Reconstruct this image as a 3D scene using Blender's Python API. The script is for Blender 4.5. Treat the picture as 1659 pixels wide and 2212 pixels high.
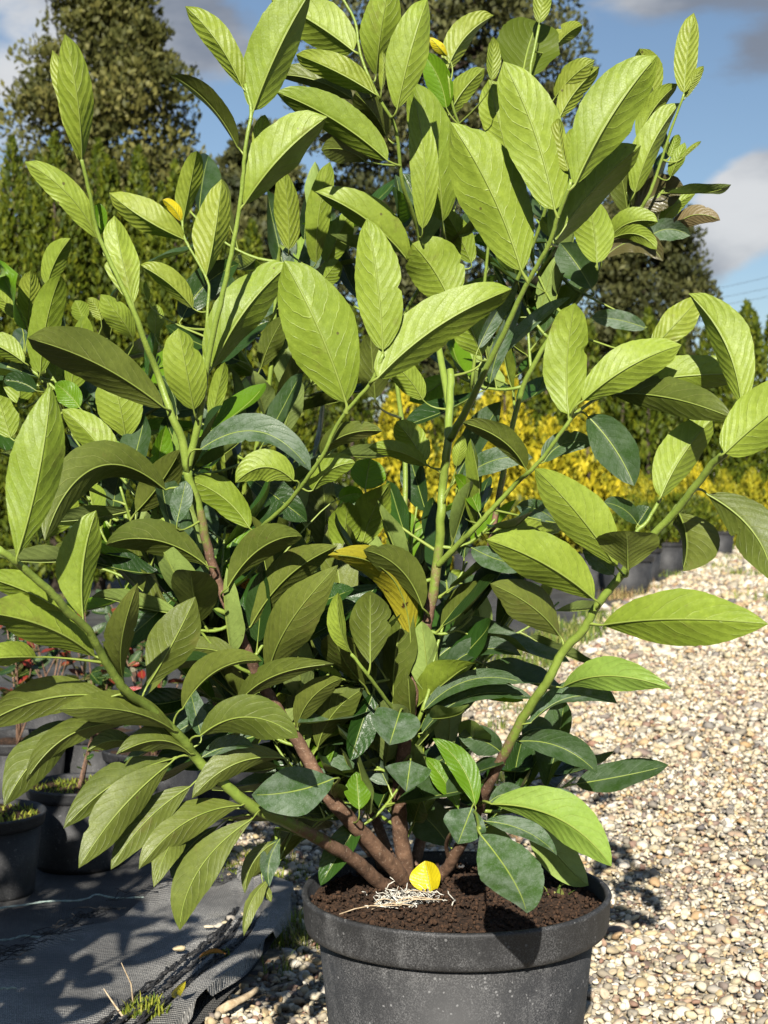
import bpy, math, random
import numpy as np
from mathutils import Vector

R = math.radians
scene = bpy.context.scene
for o in list(bpy.data.objects):
    bpy.data.objects.remove(o)

# ------------------------------------------------------------------ camera
CAM_Z, FPX, CX, CY, HORIZON = 0.83, 3200.0, 829.5, 1106.0, 1055.0
PITCH = math.atan((CY - HORIZON) / FPX)
cam_data = bpy.data.cameras.new('camera')
cam_data.sensor_fit = 'VERTICAL'
cam_data.sensor_height = 36.0
cam_data.lens = FPX / 2212.0 * 36.0
cam_data.clip_start = 0.05
cam_data.clip_end = 3000
cam_data.dof.use_dof = True
cam_data.dof.focus_distance = 1.78
cam_data.dof.aperture_fstop = 14.0
cam = bpy.data.objects.new('camera', cam_data)
cam.location = (0, 0, CAM_Z)
cam.rotation_euler = (R(90) - PITCH, 0, 0)
scene.collection.objects.link(cam)
scene.camera = cam
scene.render.resolution_x, scene.render.resolution_y = 768, 1024

# ------------------------------------------------------------------ sun, sky, exposure
SUN_EL, SUN_AZ = R(29), R(5.5)          # the sun stands behind the photographer
to_sun = Vector((-math.sin(SUN_AZ) * math.cos(SUN_EL), -math.cos(SUN_AZ) * math.cos(SUN_EL), math.sin(SUN_EL)))
sun_data = bpy.data.lights.new('sun', 'SUN')
sun_data.energy = 5.0
sun_data.angle = R(0.53)
sun_data.color = (1.0, 0.94, 0.84)
sun = bpy.data.objects.new('sun', sun_data)
sun.rotation_euler = to_sun.to_track_quat('Z', 'Y').to_euler()
sun.location = (0, 0, 30)
scene.collection.objects.link(sun)

scene.view_settings.view_transform = 'Standard'
scene.view_settings.look = 'None'
scene.view_settings.gamma = 1.0
scene.view_settings.exposure = 1.0
scene.cycles.max_bounces = 6
scene.cycles.diffuse_bounces = 0
scene.cycles.transparent_max_bounces = 6
scene.cycles.use_denoising = True


class NT:
    """small helper to write node trees"""
    def __init__(self, tree):
        self.t = tree
        tree.nodes.clear()

    def n(self, kind, **kw):
        nd = self.t.nodes.new(kind)
        for k, v in kw.items():
            if k.startswith('i_'):
                key = k[2:]
                key = int(key) if key.isdigit() else key.replace('_', ' ')
                s = nd.inputs[key]
                if hasattr(v, 'is_output'):
                    self.t.links.new(v, s)
                else:
                    s.default_value = v
            else:
                setattr(nd, k, v)
        return nd

    def link(self, a, b):
        self.t.links.new(a, b)

    def math(self, op, a, b=0.0, c=None, clamp=False):
        kw = {'operation': op, 'use_clamp': clamp, 'i_0': a, 'i_1': b}
        if c is not None:
            kw['i_2'] = c
        return self.n('ShaderNodeMath', **kw).outputs[0]

    def ramp(self, fac, stops, interp='LINEAR'):
        nd = self.n('ShaderNodeValToRGB', i_0=fac)
        cr = nd.color_ramp
        cr.interpolation = interp
        while len(cr.elements) < len(stops):
            cr.elements.new(0.5)
        for e, (p, c) in zip(cr.elements, stops):
            e.position = p
            e.color = (c, c, c, 1) if isinstance(c, (int, float)) else (*c, 1)
        return nd.outputs[0]

    def mix(self, fac, a, b, mode='MIX'):
        nd = self.n('ShaderNodeMix', data_type='RGBA', blend_type=mode)
        for s, v in ((0, fac), (6, a), (7, b)):
            if hasattr(v, 'is_output'):
                self.t.links.new(v, nd.inputs[s])
            else:
                nd.inputs[s].default_value = v if isinstance(v, (int, float)) else (*v, 1)
        return nd.outputs[2]

    def noise(self, vec, scale, detail=3.0, rough=0.55, dist=0.0):
        nd = self.n('ShaderNodeTexNoise', i_Scale=scale, i_Detail=detail, i_Roughness=rough, i_Distortion=dist)
        if vec is not None:
            self.t.links.new(vec, nd.inputs['Vector'])
        return nd.outputs[0]

    def sstep(self, x, lo, hi):
        nd = self.n('ShaderNodeMapRange', interpolation_type='SMOOTHSTEP', i_0=x, i_1=lo, i_2=hi, i_3=0.0, i_4=1.0)
        return nd.outputs[0]


def pix_dir(u, v):
    """world direction of a point of the photograph"""
    xc, yc = (u - CX) / FPX, (CY - v) / FPX
    d = Vector((xc, math.cos(PITCH) + yc * math.sin(PITCH), -math.sin(PITCH) + yc * math.cos(PITCH)))
    return d


def at(u, v, Y):
    d = pix_dir(u, v)
    return np.array((d.x / d.y * Y, Y, CAM_Z + d.z / d.y * Y))


def ground_at(u, v, z=0.0):
    d = pix_dir(u, v)
    s = (z - CAM_Z) / d.z
    return np.array((d.x * s, d.y * s, z))


# sky: physical blue with broken cumulus
world = bpy.data.worlds.new('World')
scene.world = world
world.use_nodes = True
w = NT(world.node_tree)
sky = w.n('ShaderNodeTexSky', sky_type='NISHITA', sun_disc=False, sun_elevation=SUN_EL,
          sun_rotation=math.pi - SUN_AZ, air_density=1.0, dust_density=0.4, ozone_density=2.0)
geo = w.n('ShaderNodeTexCoord').outputs['Generated']
mp = w.n('ShaderNodeMapping', i_Scale=(1.0, 1.0, 2.2), i_Location=(0.31, 0.0, 0.12))
w.link(geo, mp.inputs[0])
n1 = w.noise(mp.outputs[0], 7.0, 9.0, 0.55, 0.1)
n2 = w.noise(mp.outputs[0], 2.1, 4.0, 0.5)
dens = w.math('ADD', w.math('MULTIPLY', n1, 0.62), w.math('MULTIPLY', n2, 0.38))
# cloud banks standing in the directions where the photograph has them
def lobe(u, v, su):
    d = pix_dir(u, v).normalized()
    dt = w.n('ShaderNodeVectorMath', operation='DISTANCE')
    w.link(geo, dt.inputs[0])
    dt.inputs[1].default_value = d
    g = w.math('DIVIDE', dt.outputs['Value'], su / FPX)
    return w.math('POWER', 2.718, w.math('MULTIPLY', w.math('MULTIPLY', g, g), -1.0))


for (u, v, su, amp) in [(1585, 455, 95, .17), (1650, 395, 90, .15), (1545, 545, 60, .12), (1660, 130, 90, .15), (1400, -10, 130, .12), (1640, -30, 150, .14),
                        (1530, 190, 75, .09), (50, 110, 170, .14), (330, 20, 190, .12), (480, 110, 120, .07), (1640, 690, 60, .08),
                        (1420, 200, 140, -.10), (1560, 300, 80, -.10), (530, 330, 110, -.12), (1390, 350, 130, -.12), (1590, 640, 50, -.06)]:
    dens = w.math('MULTIPLY_ADD', lobe(u, v, su), amp, dens)
mask = w.sstep(dens, 0.55, 0.665)
shade = w.noise(mp.outputs[0], 5.0, 6.0, 0.55)
for (u, v, su, amp) in [(1650, 130, 110, -.30), (1560, -30, 170, -.16), (460, 90, 170, -.14), (320, 10, 150, -.08), (1600, 430, 120, .2), (60, 110, 120, .12)]:
    shade = w.math('MULTIPLY_ADD', lobe(u, v, su), amp, shade)
shade = w.sstep(shade, 0.30, 0.66)
cloud_col = w.mix(shade, (2.2, 2.5, 3.1), (7.2, 7.3, 7.4))
bg_col = w.mix(w.math('MULTIPLY', mask, 0.93), sky.outputs[0], cloud_col)
bg = w.n('ShaderNodeBackground', i_Strength=0.05)
w.link(bg_col, bg.inputs[0])
wo = w.n('ShaderNodeOutputWorld')
w.link(bg.outputs[0], wo.inputs[0])

# ------------------------------------------------------------------ mesh helpers
COL = scene.collection


def tag(o, label=None, cat=None, group=None, kind=None):
    if label: o['label'] = label
    if cat: o['category'] = cat
    if group: o['group'] = group
    if kind: o['kind'] = kind
    return o


def link(o, parent=None):
    COL.objects.link(o)
    if parent is not None:
        o.parent = parent
        if parent.location.length > 0:
            o.matrix_parent_inverse = parent_inv(parent)
    return o


def parent_inv(p):
    from mathutils import Matrix
    return Matrix.Translation(p.location).inverted()


def empty(name, loc=(0, 0, 0)):
    o = bpy.data.objects.new(name, None)
    o.location = loc
    o.empty_display_size = 0.1
    COL.objects.link(o)
    return o


def mesh_np(name, V, F, smooth=True):
    """V (n,3); F an (m,k) array or a list of such arrays"""
    if not isinstance(F, list):
        F = [F]
    F = [np.asarray(f, np.int32) for f in F if len(f)]
    me = bpy.data.meshes.new(name)
    V = np.asarray(V, np.float32)
    me.vertices.add(len(V))
    me.vertices.foreach_set('co', V.ravel())
    loops = np.concatenate([f.ravel() for f in F])
    sizes = np.concatenate([np.full(len(f), f.shape[1], np.int32) for f in F])
    me.loops.add(len(loops))
    me.loops.foreach_set('vertex_index', loops)
    me.polygons.add(len(sizes))
    starts = np.concatenate([[0], np.cumsum(sizes)[:-1]]).astype(np.int32)
    me.polygons.foreach_set('loop_start', starts)
    me.polygons.foreach_set('loop_total', sizes)
    me.update(calc_edges=True)
    me.validate()
    if smooth:
        me.polygons.foreach_set('use_smooth', np.ones(len(me.polygons), bool))
    return me


def attr(me, name, vals):
    a = me.attributes.new(name, 'FLOAT', 'POINT')
    a.data.foreach_set('value', np.asarray(vals, np.float32))


def obj(name, V, F, mat, parent=None, smooth=True, attrs=None):
    me = mesh_np(name, V, F, smooth)
    if attrs:
        for k, v in attrs.items():
            attr(me, k, v)
    for m in (mat if isinstance(mat, (list, tuple)) else [mat]):
        me.materials.append(m)
    o = bpy.data.objects.new(name, me)
    return link(o, parent)


class MB:
    """collects pieces of one mesh"""
    def __init__(self):
        self.V, self.F, self.A, self.n = [], {}, {}, 0

    def add(self, V, F, **at_):
        V = np.asarray(V, float)
        for f in (F if isinstance(F, list) else [F]):
            f = np.asarray(f, int)
            if len(f):
                self.F.setdefault(f.shape[1], []).append(f + self.n)
        for k, v in at_.items():
            self.A.setdefault(k, []).append(np.broadcast_to(np.asarray(v, float), (len(V),)))
        self.V.append(V)
        self.n += len(V)

    def build(self, name, mat, parent=None, smooth=True):
        V = np.concatenate(self.V)
        F = [np.concatenate(f) for f in self.F.values()]
        return obj(name, V, F, mat, parent, smooth, {k: np.concatenate(v) for k, v in self.A.items()})


def grid_faces(nu, nv, wrap=False):
    a = np.arange(nu - 1)[:, None] * nv
    js = np.arange(nv if wrap else nv - 1)[None, :]
    j2 = (js + 1) % nv
    return np.stack([a + js, a + nv + js, a + nv + j2, a + j2], -1).reshape(-1, 4)


def norm(a):
    return a / (np.linalg.norm(a, axis=-1, keepdims=True) + 1e-12)


def catmull(P, n):
    P = np.asarray(P, float)
    if len(P) == 2:
        t = np.linspace(0, 1, n)[:, None]
        return P[0] * (1 - t) + P[1] * t
    Q = np.vstack([2 * P[0] - P[1], P, 2 * P[-1] - P[-2]])
    seg = np.linalg.norm(np.diff(P[:, :3], axis=0), axis=1)
    cum = np.concatenate([[0], np.cumsum(seg)])
    out = []
    for s in np.linspace(0, cum[-1], n):
        i = min(np.searchsorted(cum, s, 'right') - 1, len(seg) - 1)
        t = (s - cum[i]) / max(seg[i], 1e-9)
        p0, p1, p2, p3 = Q[i], Q[i + 1], Q[i + 2], Q[i + 3]
        out.append(.5 * (2 * p1 + (p2 - p0) * t + (2 * p0 - 5 * p1 + 4 * p2 - p3) * t * t + (3 * p1 - p0 - 3 * p2 + p3) * t ** 3))
    return np.array(out)


def tube(P, rad, sides=7, cap=True):
    P = np.asarray(P, float)
    n = len(P)
    rad = np.broadcast_to(np.asarray(rad, float), (n,))
    T = norm(np.gradient(P, axis=0))
    ref = np.array((0.31, 0.77, 0.55))
    U = norm(np.cross(T, ref))
    W = np.cross(T, U)
    a = np.linspace(0, 2 * np.pi, sides, endpoint=False)
    ring = U[:, None] * np.cos(a)[None, :, None] + W[:, None] * np.sin(a)[None, :, None]
    V = (P[:, None] + ring * rad[:, None, None]).reshape(-1, 3)
    F = [grid_faces(n, sides, True)]
    if cap:
        V = np.vstack([V, P[-1] + T[-1] * rad[-1] * .6, P[0]])
        k = (n - 1) * sides
        i = np.arange(sides)
        F.append(np.stack([k + i, k + (i + 1) % sides, np.full(sides, n * sides)], 1)[:, ::-1])
        F.append(np.stack([i, (i + 1) % sides, np.full(sides, n * sides + 1)], 1))
    return V, F


def lathe(profile, seg=64):
    pr = np.asarray(profile, float)
    a = np.linspace(0, 2 * np.pi, seg, endpoint=False)
    V = np.stack([pr[:, 0, None] * np.cos(a), pr[:, 0, None] * np.sin(a), np.repeat(pr[:, 1, None], seg, 1)], -1).reshape(-1, 3)
    return V, grid_faces(len(pr), seg, True)[:, ::-1]


def blades(rng, n, rad, h, width=0.0022, lean=0.5, spread=1.0):
    """grass-like curved blades around the origin"""
    mb = MB()
    for i in range(n):
        a, rr = rng.uniform(0, 2 * np.pi), rad * math.sqrt(rng.uniform(0, 1))
        b = np.array((math.cos(a) * rr, math.sin(a) * rr, -0.003))
        d = rng.uniform(0, 2 * np.pi)
        L = h * rng.uniform(.45, 1)
        ln = lean * rng.uniform(.2, 1)
        D = np.array((math.cos(d), math.sin(d), 0))
        S = np.array((-D[1], D[0], 0)) * width * rng.uniform(.6, 1.2)
        t = np.linspace(0, 1, 5)[:, None]
        P = b + D * L * ln * t ** 1.8 + np.array((0, 0, 1)) * L * t * (1 - .35 * ln * t)
        wd = (1 - t) ** .6
        V = np.vstack([P - S * wd, P + S * wd])
        k = np.arange(4)
        mb.add(V, np.stack([k, k + 1, k + 6, k + 5], 1), rnd=rng.uniform())
    return mb
# ------------------------------------------------------------------ materials
def mat(name):
    m = bpy.data.materials.new(name)
    m.use_nodes = True
    return m, NT(m.node_tree)


def finish(t, bsdf):
    o = t.n('ShaderNodeOutputMaterial')
    t.link(bsdf, o.inputs[0])


def principled(t, col, rough=0.5, spec=0.5, normal=None, **kw):
    b = t.n('ShaderNodeBsdfPrincipled')
    for key, v in (('Base Color', col), ('Roughness', rough), ('Specular IOR Level', spec)):
        if hasattr(v, 'is_output'):
            t.link(v, b.inputs[key])
        else:
            b.inputs[key].default_value = (*v, 1) if isinstance(v, tuple) else v
    if normal is not None:
        t.link(normal, b.inputs['Normal'])
    return b.outputs[0]


def bump(t, h, strength=0.4, dist=0.002):
    return t.n('ShaderNodeBump', i_Strength=strength, i_Distance=dist, i_Height=h).outputs[0]


def attrib(t, name):
    return t.n('ShaderNodeAttribute', attribute_name=name).outputs['Fac']


def leaf_material(name, under, under2, top, top2, vein_u, dust=0.0, gloss=0.34, transl=0.2, spots=None, relief=1.0):
    """two-sided laurel leaf: pale matt underside, darker glossy upper side, veins from the leaf's own coordinates"""
    m, t = mat(name)
    l = attrib(t, 'lx')             # 0 base .. 1 tip
    a = attrib(t, 'ly')             # -1 .. 1 across
    rnd = attrib(t, 'rnd')
    av = t.math('ABSOLUTE', a)
    side = t.math('MULTIPLY', t.math('GREATER_THAN', a, 0.0), 0.43)
    obj_co = t.n('ShaderNodeTexCoord').outputs['Object']
    wob = t.noise(obj_co, 34.0, 3.0)
    q = t.math('MULTIPLY_ADD', av, -0.15, l)
    q = t.math('MULTIPLY_ADD', t.math('MULTIPLY', av, av), -0.15, q)
    q = t.math('MULTIPLY_ADD', wob, 0.11, q)
    q = t.math('ADD', t.math('MULTIPLY', q, t.math('MULTIPLY_ADD', rnd, 2.0, 7.5)), side)
    fr = t.math('ABSOLUTE', t.math('SUBTRACT', t.math('FRACT', q), 0.5))       # .5 on the vein, 0 between
    vein = t.sstep(fr, 0.445, 0.497)
    vein = t.math('MULTIPLY', vein, t.sstep(av, 1.0, 0.72))
    vein = t.math('MULTIPLY', vein, t.sstep(l, 0.98, 0.88))
    vein = t.math('MULTIPLY', vein, t.sstep(t.noise(obj_co, 60.0, 2.0), 0.30, 0.62))
    mid = t.sstep(av, 0.055, 0.018)
    net = t.n('ShaderNodeTexVoronoi', feature='DISTANCE_TO_EDGE', i_Scale=330.0)
    t.link(obj_co, net.inputs['Vector'])
    netm = t.sstep(net.outputs['Distance'], 0.09, 0.0)
    fine = t.noise(obj_co, 420.0, 2.0)
    big = t.noise(obj_co, 28.0, 3.0)
    # height as seen from the upper side: veins sunken, tissue between swollen
    puff = t.math('MULTIPLY', t.math('SUBTRACT', 0.5, fr), 1.0)
    hgt = t.math('MULTIPLY_ADD', puff, 0.42 * relief, t.math('MULTIPLY', vein, -0.22))
    hgt = t.math('MULTIPLY_ADD', netm, -0.04, hgt)
    hgt = t.math('MULTIPLY_ADD', mid, -0.3, hgt)
    hgt = t.math('MULTIPLY_ADD', big, 0.9 * relief, hgt)
    hgt = t.math('MULTIPLY_ADD', fine, 0.14, hgt)
    hgt = t.math('MULTIPLY_ADD', t.noise(obj_co, 75.0, 3.0, 0.6), 0.35 * relief, hgt)
    nrm = bump(t, hgt, 0.85, 0.0017)
    # underside
    cu = t.mix(t.math('MULTIPLY_ADD', big, 0.8, t.math('MULTIPLY_ADD', rnd, 0.7, -0.25), clamp=True), under, under2)
    cu = t.mix(t.math('MULTIPLY', netm, 0.08), cu, tuple(c * .55 for c in under))
    cu = t.mix(t.math('MULTIPLY', vein, 0.34), cu, vein_u)
    cu = t.mix(t.math('MULTIPLY', mid, 0.30), cu, vein_u)
    mott = t.noise(obj_co, 120.0, 5.0, 0.7)
    cu = t.mix(t.math('MULTIPLY', t.sstep(mott, 0.42, 0.72), 0.30), cu, tuple(c * .62 for c in under))
    cu = t.mix(t.math('MULTIPLY', t.sstep(mott, 0.46, 0.30), 0.25), cu, tuple(min(1, c * 1.35) for c in under2))
    worn = t.math('MULTIPLY', t.sstep(t.noise(obj_co, 19.0, 5.0, 0.65), 0.60, 0.70), 0.35)
    cu = t.mix(worn, cu, (0.13, 0.11, 0.03))
    # upper side
    ct = t.mix(t.math('MULTIPLY_ADD', big, 0.9, t.math('MULTIPLY_ADD', rnd, 0.6, -0.25), clamp=True), top, top2)
    ct = t.mix(t.math('MULTIPLY', vein, 0.22), ct, tuple(min(1, c * 2.0 + .01) for c in top2))
    ct = t.mix(t.math('MULTIPLY', mid, 0.6), ct, (0.15, 0.21, 0.045))
    if dust > 0:
        dn = t.sstep(t.noise(obj_co, 55.0, 6.0, 0.7), 0.34, 0.72)
        sp = t.sstep(t.noise(obj_co, 700.0, 2.0), 0.52, 0.7)
        dn = t.math('MULTIPLY', t.math('MULTIPLY_ADD', sp, 0.5, dn), dust, clamp=True)
        ct = t.mix(dn, ct, (0.19, 0.23, 0.19))
        rough_t = t.math('MULTIPLY_ADD', dn, 0.5, gloss)
    else:
        rough_t = gloss
    if spots:
        bl = t.sstep(t.noise(obj_co, 38.0, 5.0, 0.7), spots[1], spots[1] + .08)
        cu = t.mix(bl, cu, spots[0])
        ct = t.mix(bl, ct, spots[0])
    # scattered blemishes: small brown flecks
    fl = t.n('ShaderNodeTexVoronoi', i_Scale=34.0, i_Randomness=1.0)
    t.link(obj_co, fl.inputs['Vector'])
    fk = t.math('MULTIPLY', t.sstep(fl.outputs['Distance'], 0.075, 0.045), t.math('GREATER_THAN', t.noise(obj_co, 11.0, 0.0), 0.6))
    cu = t.mix(t.math('MULTIPLY', fk, 0.8), cu, (0.07, 0.05, 0.02))
    ct = t.mix(t.math('MULTIPLY', fk, 0.8), ct, (0.07, 0.05, 0.02))
    back = t.n('ShaderNodeNewGeometry').outputs['Backfacing']
    pu = principled(t, cu, 0.47, 0.38, nrm)
    pt = principled(t, ct, rough_t, 0.32, nrm)
    mx = t.n('ShaderNodeMixShader', i_0=back)
    t.link(pt, mx.inputs[1])
    t.link(pu, mx.inputs[2])
    tr_col = t.mix(0.5, cu, ct)
    tr_col = t.mix(1.0, tr_col, (1.35, 1.6, 0.5), 'MULTIPLY')
    tr = t.n('ShaderNodeBsdfTranslucent', i_Color=tr_col, i_Normal=nrm)
    mx2 = t.n('ShaderNodeMixShader', i_0=transl)
    t.link(mx.outputs[0], mx2.inputs[1])
    t.link(tr.outputs[0], mx2.inputs[2])
    finish(t, mx2.outputs[0])
    return m


VU = (0.36, 0.42, 0.11)
M = {}
M['n'] = leaf_material('laurel_leaf', (0.148, 0.214, 0.018), (0.240, 0.312, 0.038), (0.015, 0.047, 0.007), (0.032, 0.080, 0.012), VU)
M['y'] = leaf_material('laurel_leaf_young', (0.185, 0.245, 0.024), (0.255, 0.305, 0.040), (0.075, 0.165, 0.018), (0.11, 0.20, 0.03), (0.45, 0.50, 0.14), gloss=.3, relief=1.9, transl=.26)
M['o'] = leaf_material('laurel_leaf_old_shaded', (0.064, 0.088, 0.011), (0.125, 0.152, 0.025), (0.012, 0.032, 0.007), (0.024, 0.055, 0.010), (0.33, 0.35, 0.13), transl=.10, relief=.7)  # older leaves and shaded ones; the shade is put into this dark tone
M['d'] = leaf_material('laurel_leaf_dusty', (0.17, 0.23, 0.06), (0.22, 0.28, 0.08), (0.024, 0.060, 0.014), (0.042, 0.088, 0.020), VU, dust=.55, gloss=.36, transl=.18, relief=.5)
M['g'] = leaf_material('laurel_leaf_fresh', (0.19, 0.30, 0.05), (0.24, 0.35, 0.06), (0.070, 0.155, 0.005), (0.11, 0.215, 0.008), VU, gloss=.42, transl=.3)
M['s'] = leaf_material('laurel_leaf_glossy', (0.19, 0.27, 0.06), (0.24, 0.32, 0.08), (0.014, 0.038, 0.007), (0.032, 0.068, 0.012), VU, gloss=.42, dust=.16, transl=.15, relief=.4)
M['w'] = leaf_material('laurel_leaf_yellowed', (0.27, 0.25, 0.018), (0.36, 0.32, 0.022), (0.30, 0.27, 0.02), (0.38, 0.33, 0.025), (0.4, 0.38, .08), spots=((0.045, 0.02, 0.008), .555))
M['l'] = leaf_material('laurel_leaf_gold', (0.52, 0.44, 0.01), (0.58, 0.48, 0.015), (0.52, 0.44, 0.01), (0.58, 0.47, 0.015), (0.55, 0.48, .1), spots=((0.26, 0.14, 0.02), .60))
M['b'] = leaf_material('laurel_leaf_dead', (0.42, 0.17, 0.02), (0.5, 0.24, 0.03), (0.40, 0.15, 0.02), (0.45, 0.2, 0.03), (0.42, 0.25, .08), spots=((0.10, 0.03, 0.01), .55))
M['q'] = leaf_material('laurel_leaf_olive', (0.10, 0.14, 0.012), (0.14, 0.18, 0.02), (0.050, 0.078, 0.004), (0.075, 0.105, 0.007), (0.1, 0.13, .03), gloss=.5)  # shade of one dark leaf put into its olive colour
M['r'] = leaf_material('red_leaf', (0.20, 0.03, 0.025), (0.25, 0.08, 0.05), (0.26, 0.018, 0.018), (0.14, 0.06, 0.025), (0.4, 0.12, .1), gloss=.3)
M['k'] = leaf_material('brown_leaf', (0.115, 0.10, 0.04), (0.16, 0.12, 0.055), (0.06, 0.06, 0.02), (0.09, 0.07, 0.03), (0.25, 0.2, .1), transl=.15)


def stem_material():
    m, t = mat('laurel_stem')
    age = attrib(t, 'age')
    oc = t.n('ShaderNodeTexCoord').outputs['Object']
    nz = t.noise(oc, 70.0, 5.0, .65)
    fine = t.noise(oc, 420.0, 3.0, .7)
    green = t.mix(nz, (0.12, 0.19, 0.025), (0.24, 0.31, 0.055))
    bark = t.mix(t.sstep(nz, .3, .7), (0.075, 0.042, 0.026), (0.20, 0.115, 0.07))
    lent = t.sstep(t.noise(oc, 260.0, 2.0), .60, .68)
    bark = t.mix(t.math('MULTIPLY', lent, .6), bark, (0.33, 0.24, 0.17))
    f = t.sstep(t.math('MULTIPLY_ADD', t.math('SUBTRACT', nz, .5), 0.9, age), .35, .65)
    col = t.mix(f, green, bark)
    h = t.math('MULTIPLY_ADD', fine, .5, nz)
    nr = bump(t, h, .6, .0016)
    finish(t, principled(t, col, t.math('MULTIPLY_ADD', f, .35, .38), .4, nr))
    return m


M['stem'] = stem_material()


def rib_material():
    m, t = mat('leaf_midrib')
    oc = t.n('ShaderNodeTexCoord').outputs['Object']
    finish(t, principled(t, t.mix(t.noise(oc, 60.0), (0.13, 0.185, 0.024), (0.27, 0.33, 0.07)), .42, .4))
    return m


M['rib'] = rib_material()


def pot_material(name, dust):
    m, t = mat(name)
    oc = t.n('ShaderNodeTexCoord').outputs['Object']
    sp = t.sstep(t.noise(oc, 520.0, 4.0, .8), .42, .74)
    patch = t.sstep(t.noise(oc, 13.0, 7.0, .72), .36, .68)
    stv = t.n('ShaderNodeMapping', i_Scale=(38.0, 38.0, 5.0))
    t.link(oc, stv.inputs[0])
    streak = t.sstep(t.noise(stv.outputs[0], 1.0, 4.0, .6), .5, .75)
    f = t.math('MULTIPLY', sp, t.math('MULTIPLY_ADD', patch, .88, .12))
    f = t.math('MULTIPLY_ADD', t.math('MULTIPLY', streak, patch), .35, f)
    vor = t.n('ShaderNodeTexVoronoi', i_Scale=140.0)
    t.link(oc, vor.inputs['Vector'])
    drops = t.math('MULTIPLY', t.sstep(vor.outputs['Distance'], .30, .18), t.math('GREATER_THAN', t.noise(oc, 60.0, 1.0), .6))
    f = t.math('MULTIPLY', t.math('MAXIMUM', f, t.math('MULTIPLY', drops, .8)), dust, clamp=True)
    col = t.mix(f, (0.017, 0.0175, 0.019), (0.19, 0.19, 0.19))
    finish(t, principled(t, col, t.math('MULTIPLY_ADD', f, .25, .60), .35, bump(t, t.math('MULTIPLY_ADD', sp, .4, t.noise(oc, 40.0, 4.0)), .25, .001)))
    return m


M['pot'] = pot_material('dusty_black_plastic', .85)
M['pot2'] = pot_material('black_plastic', .5)


def simple(name, c1, c2, scale, rough=.8, bs=.6, bd=.003, detail=5.0, spec=.3, lo=.3, hi=.7):
    m, t = mat(name)
    oc = t.n('ShaderNodeTexCoord').outputs['Object']
    nz = t.noise(oc, scale, detail, .65)
    col = t.mix(t.sstep(nz, lo, hi), c1, c2)
    finish(t, principled(t, col, rough, spec, bump(t, nz, bs, bd)))
    return m


M['soil'] = simple('potting_soil', (0.012, 0.007, 0.004), (0.085, 0.045, 0.024), 130.0, .95, .9, .008, 7)
M['string'] = simple('white_fibre', (0.42, 0.39, 0.31), (0.72, 0.70, 0.63), 150.0, .8)
M['teal'] = simple('teal_thread', (0.20, 0.30, 0.27), (0.45, 0.52, 0.47), 300.0, .7)
M['thread'] = simple('black_thread', (0.012, 0.012, 0.013), (0.05, 0.05, 0.05), 200.0, .6)
M['cable'] = simple('power_cable', (0.08, 0.085, 0.10), (0.12, 0.125, 0.14), 5.0, .6)
M['twig'] = simple('dry_twig', (0.30, 0.22, 0.13), (0.52, 0.42, 0.28), 90.0, .9)
M['trunk'] = simple('tree_bark', (0.03, 0.022, 0.014), (0.09, 0.07, 0.05), 8.0, .95, .8, .03)
M['seed'] = simple('pale_seed', (0.7, 0.62, 0.45), (0.8, 0.75, 0.6), 90.0, .6)


def foliage_material(name, cols, transl=.25, rough=.6, attrname='rnd'):
    m, t = mat(name)
    rnd = attrib(t, attrname)
    col = t.ramp(rnd, [(i / (len(cols) - 1), c) for i, c in enumerate(cols)])
    p = principled(t, col, rough, .25)
    tr = t.n('ShaderNodeBsdfTranslucent')
    t.link(t.mix(1.0, col, (1.2, 1.3, .6), 'MULTIPLY'), tr.inputs[0])
    mx = t.n('ShaderNodeMixShader', i_0=transl)
    t.link(p, mx.inputs[1])
    t.link(tr.outputs[0], mx.inputs[2])
    finish(t, mx.outputs[0])
    return m


M['grass'] = foliage_material('weed_blades', [(0.07, 0.12, 0.02), (0.16, 0.22, 0.035), (0.30, 0.28, 0.09)])
M['moss'] = foliage_material('moss_tips', [(0.07, 0.12, 0.015), (0.20, 0.24, 0.025), (0.34, 0.33, 0.05)])
M['drygrass'] = foliage_material('dry_grass', [(0.24, 0.14, 0.06), (0.40, 0.28, 0.13), (0.20, 0.22, 0.06)])
M['oldtree'] = foliage_material('olive_conifer', [(0.030, 0.036, 0.008), (0.080, 0.084, 0.020), (0.16, 0.150, 0.040)], .18)
M['darktree'] = foliage_material('dark_conifer', [(0.022, 0.028, 0.008), (0.055, 0.060, 0.018), (0.105, 0.105, 0.032)], .18)
M['thuja'] = foliage_material('thuja_green', [(0.022, 0.038, 0.002), (0.062, 0.088, 0.004), (0.14, 0.160, 0.008)], .22)
M['gold'] = foliage_material('gold_conifer', [(0.10, 0.11, 0.008), (0.36, 0.32, 0.014), (0.58, 0.46, 0.022)], .25)
M['goldgreen'] = foliage_material('yellow_green_conifer', [(0.07, 0.085, 0.008), (0.24, 0.24, 0.014), (0.42, 0.36, 0.02)], .25)

STONE_STOPS = [(0.0, (0.50, 0.44, 0.32)), (0.12, (0.62, 0.57, 0.45)), (0.24, (0.42, 0.33, 0.18)), (0.34, (0.30, 0.275, 0.235)),
               (0.44, (0.66, 0.62, 0.52)), (0.54, (0.36, 0.23, 0.11)), (0.64, (0.50, 0.43, 0.27)), (0.72, (0.17, 0.16, 0.15)),
               (0.80, (0.24, 0.13, 0.085)), (0.88, (0.58, 0.52, 0.38)), (0.95, (0.30, 0.26, 0.19)), (1.0, (0.08, 0.078, 0.085))]


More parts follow.
